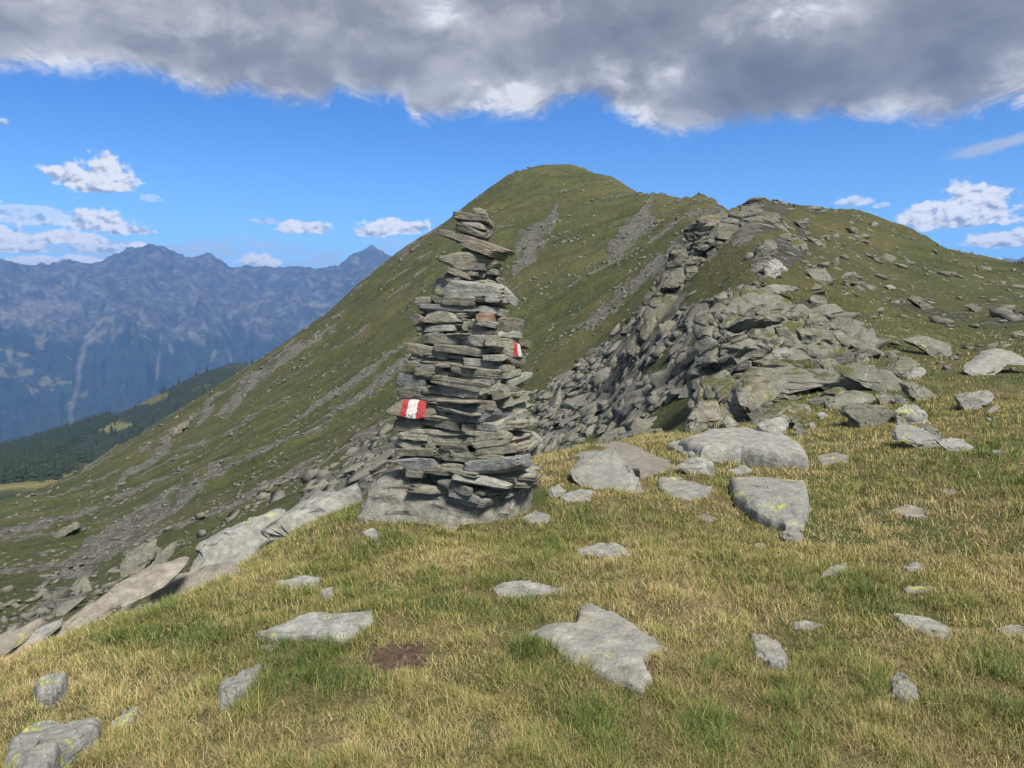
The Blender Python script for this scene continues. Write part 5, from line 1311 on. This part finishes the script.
for i, s in enumerate(ST):
    x0, y0, x1, y1, th = cz(*s[:6])
    kind = s[6]
    g = np.random.default_rng(500 + i)
    cx, cy = (x0 + x1) / 2, (y0 + y1) / 2
    xc = corner_px(cy)
    right = cx > xc + 4 and cy > 300
    top = cy < 288
    Y = face_depth(cx, cy) - 0.012 + g.uniform(-0.012, 0.02)
    if s[:2] == (2, 868): Y += 0.12
    if right:
        yaw = R(52); fs = 1 / math.cos(R(52)) * 0.92
    elif top:
        yaw = R(g.uniform(-14, 4)); fs = 1.0
    else:
        yaw = -ALPHA * 0.75; fs = 1 / math.cos(ALPHA * 0.75)
    if kind == 'm': yaw, fs = R(14), 1.03
    half = math.hypot(x1 - x0, y1 - y0) / 2 * Y / F * fs
    roll = math.atan2((y1 - y0), (x1 - x0) * (fs if right else 1))
    dep = min(max(0.75 * half, 0.10), 0.24) * g.uniform(0.9, 1.25)
    if top: dep = max(dep, 0.13)
    if s[:3] == (1, 250, 213): dep = 0.12
    hz_ = th / 2 * Y / F * 1.2
    big = hz_ > 0.055
    V, Fc = block(900 + i * 7, (half * 1.05, dep, hz_), sub=4, p=26, rough=0.05, strata=0.012, n_side=4, a0=0.0, jit=0.12, zt=0.07, n_oblique=3 if not big else 5, top_tilt=0.04, chip=0.9)
    V[:, 2] *= 1 - 0.18 * np.clip(np.abs(V[:, 0]) / half - 0.5, 0, 1) * g.uniform(0, 2)
    if s[:3] == (1, 316, 425):          # wedge: high shoulder at its left, thin to the right
        V[:, 2] *= np.interp(V[:, 0] / half, [-1, -0.45, 0.3, 1], [0.55, 1.25, 0.8, 0.45])
    if s[:3] == (1, 250, 213):
        V[:, 2] *= np.interp(V[:, 0] / half, [-1, -0.3, 0.4, 1], [0.75, 1.2, 0.9, 0.55])
    V, o = place(V, cx, cy, Y, yaw, roll, dep * 0.82)
    top_i = {0: 'flat capstone on the very top of the cairn', 3: 'long tilted slab sticking out near the top', 23: 'small orange brown stone in a gap', 13: 'thick pale block under the upper stones'}
    nm = 'capstone' if i == 0 else 'stone'
    ob = stone_part(nm, V, o, Fc, MATK[kind], top_i.get(i))
    if kind == 'm':
        Rm = np.array(Matrix.Rotation(yaw, 3, 'Z'))
        L = V @ Rm                                # stone axes again
        hx = half
        ob['label'] = 'stone at the right corner with a small red and white mark'
        for c_, (a, b) in (('paint_red', (0.40, 0.68)), ('paint_white', (0.68, 0.94))):
            v, f = patch_on(L, Fc, (a * hx, b * hx, -hz_ * 0.85, hz_ * 0.8), 0.0025, 0.006, 4)
            p_ = link('paint_stripe', mesh_from('paint_stripe', v @ Rm.T, f, mats=[M[c_]]), parent=ob)
            p_['label'] = 'faded red stripe' if c_ == 'paint_red' else 'white stripe'

# the big painted stone on the left
x0, y0, x1, y1 = 380.5, 412.5, 440, 409.5
cx, cy = 410, 410.6
Y = face_depth(cx, cy) - 0.075
yaw = -R(10)
half = 30.5 * Y / F; hz_ = 10.6 * Y / F
D, Fc = ico(6)
phi = np.arctan2(D[:, 2], D[:, 0])
outl = cp(380, 390, 6.0235, 2, 142, 12, 128, 60, 92, 120, 60, 200, 55, 290, 66, 330, 88, 357, 118, 354, 145, 310, 172, 230, 182, 130, 172, 40, 158)
P2 = np.array([[(x - cx) * Y / F, -(y - cy) * Y / F] for x, y in outl])
Rr = poly_radius(P2, phi, np.zeros(2))
V = np.stack([np.cos(phi) * Rr * np.hypot(D[:, 0], D[:, 2])**0.62, np.sign(D[:, 1]) * np.abs(D[:, 1])**0.75 * 0.15, np.sin(phi) * Rr * np.hypot(D[:, 0], D[:, 2])**0.62], 1)
V[:, 1] = np.where(V[:, 1] < -0.115, -0.115 + (V[:, 1] + 0.115) * 0.15, V[:, 1])
V = V + D * (0.007 * fbm(V * 14, 4, 3))[:, None]
V[:, 1] += V[:, 2] * 0.35
Rm = np.array(Matrix.Rotation(yaw, 3, 'Z'))
n_in = Rm @ np.array([0, 1, 0])
pst = stone_part('painted_stone', V @ Rm.T, at(cx, cy, Y) + n_in * 0.12, Fc, 'cairn_brown', 'flat brownish stone painted with a red white red trail mark')
mmx = Y / F / math.cos(yaw)
for c_, (a, b) in (('paint_red', (400.5, 407.0)), ('paint_white', (407.0, 416.8)), ('paint_red', (416.8, 426.0))):
    def skew(v):
        w_ = v.copy(); w_[:, 0] = v[:, 0] - 0.10 * v[:, 2]; return w_
    v, f = patch_on(skew(V), Fc, ((a - cx) * mmx, (b - cx) * mmx, -(419.0 - cy) * Y / F, -(400.2 - cy) * Y / F), 0.002, 0.004, 7 if a < 405 else 3)
    v[:, 0] = v[:, 0] + 0.10 * v[:, 2]
    p_ = link('paint_stripe', mesh_from('paint_stripe', v @ Rm.T, f, mats=[M[c_]]), parent=pst)
    p_['label'] = {400.5: 'left red stripe', 407.0: 'white middle stripe', 416.8: 'right red stripe'}[a]

# the packing inside, seen only through the gaps
LE = ([206, 225, 250, 262, 285, 300, 340, 370, 400, 440, 480, 497, 506], [470, 462, 460, 457, 448, 424, 420, 418, 410, 404, 412, 440, 462])
RE = ([206, 225, 250, 262, 285, 300, 340, 370, 400, 440, 480, 497, 506], [490, 496, 496, 500, 504, 506, 517, 522, 530, 540, 540, 522, 496])
cvs, cfs, nb = [], [], 0
py = 500.0
k = 0
while py > 212:
    xl, xr = np.interp(py, *LE) + 5, np.interp(py, *RE) - 5
    g = np.random.default_rng(4000 + k)
    t = g.uniform(4.2, 6.5)
    mid = (xl + xr) / 2
    Yc = CY0 + np.interp(py, [205, 285, 300, 400, 505], [0.44, 0.42, 0.52, 0.50, 0.48])
    for j in range(3):
        hw = (xr - xl) / 2 * Yc / F * g.uniform(0.62, 0.86)
        V, Fc = block(5000 + k * 3 + j, (hw, min(hw, 0.32) * 0.9, t / 2 * Yc / F * 1.15), sub=3, p=26, n_side=4, a0=0.0, jit=0.15, zt=0.06, n_oblique=2, chip=0.92)
        V, o = place(V, mid + g.uniform(-0.17, 0.17) * (xr - xl), py + g.uniform(-1, 1), Yc + g.uniform(-0.05, 0.05), -ALPHA + R(g.uniform(-10, 10)), R(g.uniform(-4, 6)), 0)
        cvs.append(V + o - foot); cfs.append(Fc + nb); nb += len(V)
    py -= t * 0.8; k += 1
core = link('packing_stones', mesh_from('packing_stones', np.concatenate(cvs), np.concatenate(cfs), mats=[M['cairn']]), parent=cairn, kind='stuff')

# the boulder that carries it
outline_rock('base_boulder', pp(362, 530, 364, 505, 370, 486, 380, 478, 400, 473, 430, 478, 470, 492, 505, 496, 525, 482, 541, 478, 547, 492, 547, 512, 538, 528, 510, 530, 490, 538, 450, 536, 400, 532),
             'wide grey boulder under the cairn', cat='boulder', Y=6.62, depth=0.62, mat='boulder', excl=False, lean=0.75, rough=0.05, strata=0.012, sub=6, facets=2, boxy=0.55, joints=0.02)
# ---------------------------------------------------------------- loose stones on the slopes
def visible(P, n=70):
    t = np.linspace(0.25, 0.985, n)
    ok = np.ones(len(P), bool)
    for k in range(0, len(P), 4000):
        q = P[k:k + 4000]
        S = CAM + (q - CAM)[:, None, :] * t[None, :, None]
        h = height(S[..., 0], S[..., 1], detail=False)
        ok[k:k + 4000] = (S[..., 2] > h - 0.15).all(1)
    return ok

pool = [hull_stone(7000 + k, (1.0, 0.5 + 0.3 * (k % 3) / 2, 0.15 + 0.11 * (k % 4)), npts=10 + k % 4) for k in range(12)]
pool3 = [hull_stone(7000 + k, (1.0, 0.5 + 0.3 * (k % 3) / 2, 0.15 + 0.11 * (k % 4)), npts=10 + k % 4, cuts=3, rough=0.03) for k in range(12)]
CRAGGY = [c for c in (
 [(690, 290), (705, 230), (745, 205), (790, 208), (800, 225), (770, 245), (740, 255), (712, 300)],
 [(745, 275), (755, 250), (780, 235), (815, 240), (810, 262), (770, 280)],
 [(700, 330), (730, 305), (770, 280), (820, 290), (830, 330), (860, 355), (845, 375), (760, 370), (700, 390), (690, 360)],
 [(690, 425), (700, 395), (740, 370), (830, 372), (880, 378), (870, 392), (800, 420), (770, 432)],
 [(620, 335), (640, 305), (668, 275), (690, 262), (690, 300), (660, 330), (640, 345)],
)]
def stone_frame(x, y, yaw, tilt):
    e = 0.4
    nx = height(x + e, y, False) - height(x - e, y, False); ny = height(x, y + e, False) - height(x, y - e, False)
    n = np.stack([-nx / (2 * e), -ny / (2 * e), np.ones_like(x)], -1)
    n = n * np.array([0.75, 0.75, 1.0])
    n = n + tilt
    n /= np.linalg.norm(n, axis=-1)[..., None]
    a = np.stack([np.cos(yaw), np.sin(yaw), 0 * yaw], -1)
    a -= n * np.sum(a * n, -1)[..., None]; a /= np.linalg.norm(a, axis=-1)[..., None]
    b = np.cross(n, a)
    return np.stack([a, b, n], -1)          # columns

def sharp(me):
    me.set_sharp_from_angle(angle=R(25)); return me
def loose_stones():
    g = np.random.default_rng(77)
    n = 230000
    th = g.uniform(R(-40), R(40), n); r = np.exp(g.uniform(math.log(12.5), math.log(235), n))
    x, y = r * np.sin(th), r * np.cos(th)
    z = height(x, y)
    rk = rock_attr(x, y, z, r)
    px, py = to_px(np.stack([x, y, z], -1))
    rim = np.interp(th, [-1.2, -0.59, -0.3, -0.1, 0.06, 0.16, 0.24, 0.32, 0.45, 0.588], [7.2, 7.3, 8.3, 9.6, 11.2, 12.2, 13.5, 16.5, 17.5, 17.5])
    clump = sm(-0.05, 0.45, fbm(np.stack([(x * STRIKE[0] + y * STRIKE[1]) / 16, (x * CROSS[0] + y * CROSS[1]) / 5, 0 * x], -1), 3, 41))
    pr = np.where(rk > 0.5, 0.16, np.where(rk > 0.25, 0.05, 0.014 + 0.32 * clump**2))
    pr = np.where(px > 800, np.where(rk > 0.5, 0.34, 0.012 + 0.10 * clump**2), pr)
    pr = np.where(inside(ROCKY[0], px, py), np.where(rk > 0.5, 0.42, np.where(rk > 0.36, 0.16, 0.03)) * (0.25 + 0.75 * sm(-0.25, 0.15, fbm(np.stack([x / 3.2, y / 3.2, 0 * x], -1), 3, 43))), pr)
    pr = np.where((px < 400) & (r < 32), pr * 0.3, pr)
    for tp in TURF: pr = np.where(inside(tp, px, py), 0.008, pr)
    own = np.zeros(n, bool)
    for po, Yr in ROCK_POLYS:
        if Yr > 10: own |= inside(po, px, py) & (np.abs(np.log(np.maximum(y, 1) / Yr)) < 0.35)
    keep = (g.uniform(0, 1, n) < pr) & (r > rim + 0.6) & (py > 150) & ~own
    x, y, z, r, rk, px, py = (q[keep] for q in (x, y, z, r, rk, px, py))
    P = np.stack([x, y, z], -1)
    vis = visible(P + np.array([0, 0, 0.2]))
    keep = vis | (g.uniform(0, 1, len(x)) < 0.15)
    x, y, z, r, rk, P, vis, px = (q[keep] for q in (x, y, z, r, rk, P, vis, px))
    m = len(x)
    size = np.exp(g.normal(math.log(0.125), 0.85, m)) * np.where(rk > 0.5, 1.15, 0.85) * np.interp(r, [12, 60, 200], [0.85, 1.2, 1.5])
    size = np.clip(size, 0.05, np.minimum(1.1, np.where(r > 70, 3.0, 17.0) * r / F))
    yaw = math.atan2(STRIKE[1], STRIKE[0]) + g.normal(0, 0.75, m)
    til = np.stack([g.normal(-0.15, 0.22, m), g.normal(-0.15, 0.22, m), 0 * x], -1)
    fr = stone_frame(x, y, yaw, til)
    var = g.integers(0, 12, m)
    asp = g.uniform(0.75, 1.25, (m, 3)) * size[:, None]
    base = P + fr[:, :, 2] * (size * 0.12)[:, None]
    appar = np.where(vis, size / r, 0)
    order = np.argsort(-appar)
    one = order[:210]
    rest = order[210:]
    lab = 'loose angular grey block, one of many alike strewn over the stony slopes behind the cairn'
    meshes = []
    for v in range(12):
        me = mesh_from('scree_block', pool3[v][0], pool3[v][1], mats=[M['scree']]); me.set_sharp_from_angle(angle=R(25)); meshes.append(me)
    for i in one:
        ob = link('scree_block', meshes[var[i]], label=lab, cat='rock', group='loose blocks on the slopes')
        ob.matrix_world = Matrix(np.block([[fr[i] * asp[i][None, :], base[i][:, None]], [np.zeros((1, 3)), np.ones((1, 1))]]).tolist())
    Vs, Fs, nb = [], [], 0
    for v in range(12):
        idx = rest[var[rest] == v]
        PV, PF = pool[v]
        W = np.einsum('nij,vj->nvi', fr[idx] * asp[idx][:, None, :], PV) + base[idx][:, None, :]
        Vs.append(W.reshape(-1, 3))
        Fs.append((PF[None] + (np.arange(len(idx)) * len(PV))[:, None, None] + nb).reshape(-1, 3)); nb += len(idx) * len(PV)
    link('scree', mesh_from('scree', np.concatenate(Vs), np.concatenate(Fs), smooth=False, mats=[M['scree']]), kind='stuff')
    print('LOOSE', m)
    # larger blocks that make up the crags
    n = 60000
    th = g.uniform(R(8), R(28), n); r = np.exp(g.uniform(math.log(13), math.log(60), n))
    x, y = r * np.sin(th), r * np.cos(th); z = height(x, y)
    px, py = to_px(np.stack([x, y, z], -1))
    inn = np.zeros(n, bool)
    for c in CRAGGY: inn |= inside(c, px, py)
    for po, Yr in ROCK_POLYS:
        if Yr > 10: inn &= ~(inside(po, px, py) & (np.abs(np.log(np.maximum(y, 1) / Yr)) < 0.4))
    x, y, z, r, px, py = (q[inn] for q in (x, y, z, r, px, py))
    P = np.stack([x, y, z], -1)
    v = visible(P + np.array([0, 0, 0.3]))
    P, r, px, py = P[v], r[v], px[v], py[v]
    chosen = []
    cell = set()
    for i in g.permutation(len(P)):
        k = (int(px[i] / 15), int(py[i] / 10))
        if k in cell: continue
        cell.add(k); chosen.append(i)
        if len(chosen) >= 34: break
    lab = 'split grey block, one of many alike packed together in the crags of the outcrop'
    for i in chosen:
        s = g.uniform(7, 15) * r[i] / F * 0.62
        V, Fc = hull_stone(int(g.integers(1, 99999)), (s * 1.25, s * g.uniform(0.7, 1.0), s * g.uniform(0.35, 0.7)), npts=14, cuts=5, rough=0.06)
        f = stone_frame(P[i, 0], P[i, 1], np.array(g.normal(0.2, 0.5)), np.array([g.normal(-0.1, 0.2), g.normal(0.25, 0.2), 0.0]))
        ob = link('outcrop_block', sharp(mesh_from('outcrop_block', V, Fc, mats=[M['outcrop' if r[i] < 28 else 'outcrop_far']])), label=lab, cat='rock', group='blocks packed in the crags')
        ob.matrix_world = Matrix(np.block([[f, (P[i] + np.array([0, 0, s * 0.15]))[:, None]], [np.zeros((1, 3)), np.ones((1, 1))]]).tolist())
loose_stones()

# ---------------------------------------------------------------- grass
def grass_material():
    m, T, bs = new_mat('grass_blades')
    out = [n for n in T.n if n.type == 'OUTPUT_MATERIAL'][0]
    t = T.node('ShaderNodeAttribute', attribute_name='tint').outputs['Fac']
    b = T.node('ShaderNodeAttribute', attribute_name='tone').outputs['Fac']
    c = T.ramp(t, [(0.0, (0.43, 0.345, 0.18)), (0.3, (0.345, 0.285, 0.118)), (0.55, (0.225, 0.218, 0.068)), (0.8, (0.118, 0.150, 0.036)), (1.0, (0.066, 0.106, 0.022))])
    c = T.vmath('SCALE', c, scale=b)
    T.put(bs.inputs['Base Color'], c)
    bs.inputs['Roughness'].default_value = 0.65
    tr = T.node('ShaderNodeBsdfTranslucent'); T.put(tr.inputs['Color'], c)
    mx = T.node('ShaderNodeMixShader'); mx.inputs[0].default_value = 0.25
    T.l.new(bs.outputs[0], mx.inputs[1]); T.l.new(tr.outputs[0], mx.inputs[2]); T.l.new(mx.outputs[0], out.inputs[0])
    return m
M['grass'] = grass_material()

GREEN = [(600, 514, 50, 12, .8), (385, 540, 55, 18, .7), (300, 660, 70, 45, .75), (340, 690, 60, 30, .5), (450, 610, 110, 45, .55), (520, 545, 80, 20, .5), (905, 608, 70, 16, .8), (690, 740, 70, 35, .7), (865, 592, 30, 14, .7),
         (540, 640, 40, 25, .6), (200, 640, 50, 20, .6), (900, 470, 130, 22, .35), (990, 470, 60, 40, .5), (800, 580, 60, 15, .35), (600, 720, 60, 40, .4), (150, 640, 50, 18, .5), (850, 640, 45, 20, .55), (1000, 380, 60, 18, .6), (760, 400, 30, 10, .4)]
STRAW = [(960, 540, 110, 50, .7), (700, 590, 90, 40, .5), (800, 475, 60, 20, .6), (720, 470, 60, 10, .7), (640, 570, 60, 30, .4), (150, 690, 70, 40, .6), (350, 750, 80, 25, .5), (480, 720, 80, 30, .3), (880, 720, 80, 30, .5), (580, 470, 60, 10, .6),
         (480, 565, 70, 20, .4), (60, 680, 40, 20, .4), (880, 440, 70, 12, .6), (620, 480, 60, 30, .3)]
def blades(n, r0, r1, half_deg, seed, seg3, len_k, min_deg=0.0):
    g = np.random.default_rng(seed)
    th = g.uniform(R(min_deg), R(half_deg), n) * g.choice([-1, 1], n)
    r = np.exp(g.uniform(math.log(r0), math.log(r1), n))
    x, y = r * np.sin(th), r * np.cos(th)
    # gather into tussocks
    k = 0.10
    jx = fbm(np.stack([x / 0.3, y / 0.3, 0 * x], -1), 2, 301); jy = fbm(np.stack([x / 0.3, y / 0.3, 0 * x + 5], -1), 2, 302)
    x = x + k * jx; y = y + k * jy
    keep = np.ones(n, bool)
    for e in EXCL:
        if e[0] == 'ell':
            keep &= ((x - e[1]) / e[3])**2 + ((y - e[2]) / e[4])**2 > 1
        else:
            P_ = e[1]
            bb = (x > P_[:, 0].min()) & (x < P_[:, 0].max()) & (y > P_[:, 1].min()) & (y < P_[:, 1].max())
            ii = np.nonzero(bb)[0]
            ins = inside(P_, x[ii], y[ii])
            keep[ii[ins]] = False
    x, y = x[keep], y[keep]
    r = np.hypot(x, y); th = np.arctan2(x, y)
    z = height(x, y)
    px, py = to_px(np.stack([x, y, z], -1))
    clear = np.ones(len(x), bool)
    for po, Yr in ROCK_POLYS:
        if Yr < 9: clear &= ~(inside(po, px, py) & (y > Yr - 0.22) & (y < Yr + 0.6))
    x, y, z, r, th, px, py = (q[clear] for q in (x, y, z, r, th, px, py))
    rim = np.interp(th, [-1.2, -0.59, -0.3, -0.1, 0.06, 0.16, 0.24, 0.32, 0.45, 0.588], [7.4, 7.5, 8.6, 10, 11.6, 13, 15, 30, 34, 34])
    bad = (r > rim) | ((px > -70) & (px < 175) & (y > 4.95 + np.clip(px, 0, 175) * 0.0038))
    far = r > 12
    bad |= far & (rock_attr(x, y, z, r) > 0.3)
    for sx, sy, rad in SOIL_SPOTS:
        c = ground(sx, sy)
        bad |= (np.hypot(x - c[0], y - c[1]) < rad * (0.8 + 0.5 * fbm(np.stack([x * 6, y * 6, 0 * x], -1), 2, 5))) & (g.uniform(0, 1, len(x)) < 0.93)
    thin = fbm(np.stack([x / 0.9, y / 0.9, 0 * x], -1), 3, 303)
    bad |= (thin < -0.30) & (g.uniform(0, 1, len(x)) < 0.55)
    s = ~bad
    x, y, z, r, px, py = (q[s] for q in (x, y, z, r, px, py))
    m = len(x)
    cl = fbm(np.stack([x / 0.9, y / 0.9, 0 * x], -1), 4, 310)
    cl2 = fbm(np.stack([x / 0.22, y / 0.22, 0 * x], -1), 3, 311)
    tint = 0.40 + 0.46 * cl + 0.45 * cl2 + g.normal(0, 0.26, m)
    for bx, by, rx, ry, kk in GREEN:
        tint += 0.55 * kk * np.exp(-((px - bx) / rx)**2 - ((py - by) / ry)**2)
    for bx, by, rx, ry, kk in STRAW:
        tint -= 0.5 * kk * np.exp(-((px - bx) / rx)**2 - ((py - by) / ry)**2)
    straw_one = g.uniform(0, 1, m) < 0.16
    tint = np.where(straw_one, g.uniform(0, 0.3, m), tint)
    tint = np.clip(tint, 0, 1)
    tone = np.exp(g.normal(0.0, 0.24, m)) * (1 + 0.35 * cl2)
    L = len_k * (0.055 + 0.05 * g.random(m)) * (1 + 0.9 * np.clip(cl2 + 0.3 * cl, -0.6, 1.2)) * np.interp(r, [2, 6, 15, 30], [0.9, 1.1, 1.4, 1.6])
    L = L * np.where(tint > 0.75, 1.25, 1.0)
    L = np.clip(L * 0.70, 0.018, 0.22)
    W = g.uniform(0.0006, 0.0014, m) * (0.55 if len_k > 2 else 1.0) * np.maximum(1, r / 3.0) * np.where(straw_one, 0.8, 1.1)
    az = g.uniform(0, 2 * PI, m) * 0.85 + 0.15 * (fbm(np.stack([x / 0.35, y / 0.35, 0 * x], -1), 2, 320) * 9 + 0.5)
    bend = np.clip(g.normal(1.4, 0.55, m), 0.1, 2.5)           # radians of lean at the tip
    d = np.stack([np.cos(az), np.sin(az), 0 * az], -1)
    sd_ = np.stack([-np.sin(az + g.normal(0, 0.5, m)), np.cos(az), 0 * az], -1)
    up = np.array([0, 0, 1.0])
    B = np.stack([x, y, z - 0.008], -1)
    ns = 3 if seg3 else 2
    a = bend * 0.25
    pts = [B]
    for k in range(ns):
        a = bend * (0.25 + 0.75 * (k + 0.6) / ns)
        pts.append(pts[-1] + (d * np.sin(a)[:, None] + up * np.cos(a)[:, None]) * (L / ns)[:, None])
    rows = []
    for k in range(ns):
        wk = W * (1 - 0.75 * k / ns)
        rows += [pts[k] - sd_ * wk[:, None], pts[k] + sd_ * wk[:, None]]
    rows.append(pts[-1])
    nv = len(rows)
    V = np.stack(rows, 1).reshape(-1, 3)
    o = (np.arange(m) * nv)[:, None]
    quads = np.concatenate([o + np.array([[2 * k, 2 * k + 1, 2 * k + 3, 2 * k + 2]]) for k in range(ns - 1)])
    tri = o + np.array([[2 * ns - 2, 2 * ns - 1, 2 * ns]])
    # roots sit darker in the thatch only through shade; the tint is the blade's own
    return V, quads, tri, np.repeat(tint, nv), np.repeat(tone, nv)

def grass(name, parts):
    Vs, Q, Tt, A1, A2, nb = [], [], [], [], [], 0
    for V, q, t, a, b in parts:
        Vs.append(V); Q.append(q + nb); Tt.append(t + nb); A1.append(a); A2.append(b); nb += len(V)
    me = mesh_from(name, np.concatenate(Vs), [np.concatenate(Q), np.concatenate(Tt)], mats=[M['grass']], attrs={'tint': np.concatenate(A1), 'tone': np.concatenate(A2)})
    link(name, me, kind='stuff')
    print('GRASS', nb)
grass('meadow_grass', [blades(460000, 1.9, 6.0, 42, 1, True, 1.0), blades(300000, 5.0, 14.5, 42, 2, False, 1.0), blades(2600, 1.9, 7.0, 42, 4, True, 2.6), blades(150000, 1.6, 12.0, 80, 5, False, 1.0, 42), blades(70000, 0.45, 1.9, 180, 6, False, 1.0), blades(50000, 12, 34, 38, 3, False, 1.0)])

# ---------------------------------------------------------------- wood on the far ridge
def forest():
    g = np.random.default_rng(5)
    n = 60000
    th = g.uniform(R(-42), R(-14), n); r = np.exp(g.uniform(math.log(640), math.log(1650), n))
    x, y = r * np.sin(th), r * np.cos(th); z = height(x, y)
    px, py = to_px(np.stack([x, y, z], -1))
    dense = inside([(-60, 462), (0, 446), (60, 428), (100, 416), (120, 420), (88, 436), (62, 455), (40, 468), (20, 482), (-60, 488)], px, py)
    low = inside([(-60, 475), (30, 470), (60, 460), (75, 470), (60, 480), (30, 484), (-60, 488)], px, py)
    cl = fbm(np.stack([x / 90, y / 90, 0 * x], -1), 3, 9)
    p = np.where(dense, 0.22, np.where(low, 0.12, np.where(cl > 0.05, 0.025, 0.004)))
    p = np.where((py < 418) & ~dense, p * 0.4, p)
    k = (g.uniform(0, 1, n) < p) & (r > 700)
    x, y, z, r = x[k], y[k], z[k], r[k]
    m = len(x)
    H = g.uniform(8, 15, m)
    ns = 7
    ang = np.arange(ns) * 2 * PI / ns
    Vs, Fs, nb = [], [], 0
    for tier, (z0, z1, rr) in enumerate(((0.05, 0.5, 0.24), (0.32, 0.76, 0.18), (0.6, 1.0, 0.11))):
        rad = (rr * H)[:, None] * g.uniform(0.75, 1.2, (m, ns))
        ring = np.stack([x[:, None] + rad * np.cos(ang), y[:, None] + rad * np.sin(ang), (z + z0 * H)[:, None] + g.uniform(-0.03, 0.03, (m, ns)) * H[:, None]], -1)
        tip = np.stack([x, y, z + z1 * H], -1)[:, None, :]
        Vt = np.concatenate([ring, tip], 1).reshape(-1, 3)
        o = (np.arange(m) * (ns + 1))[:, None, None] + nb
        f = np.stack([np.arange(ns), (np.arange(ns) + 1) % ns, np.full(ns, ns)], 1)[None]
        Vs.append(Vt); Fs.append((o + f).reshape(-1, 3)); nb += len(Vt)
    mt, T, bs = new_mat('conifer_needles')
    n_ = T.noise(T.node('ShaderNodeNewGeometry').outputs['Position'], 0.12, 4, 0.6)
    T.put(bs.inputs['Base Color'], T.ramp(n_, [(0.3, (0.011, 0.020, 0.010)), (0.7, (0.026, 0.038, 0.018))]))
    link('conifer_forest', mesh_from('conifer_forest', np.concatenate(Vs), np.concatenate(Fs), smooth=False, mats=[mt]), kind='stuff')
forest()
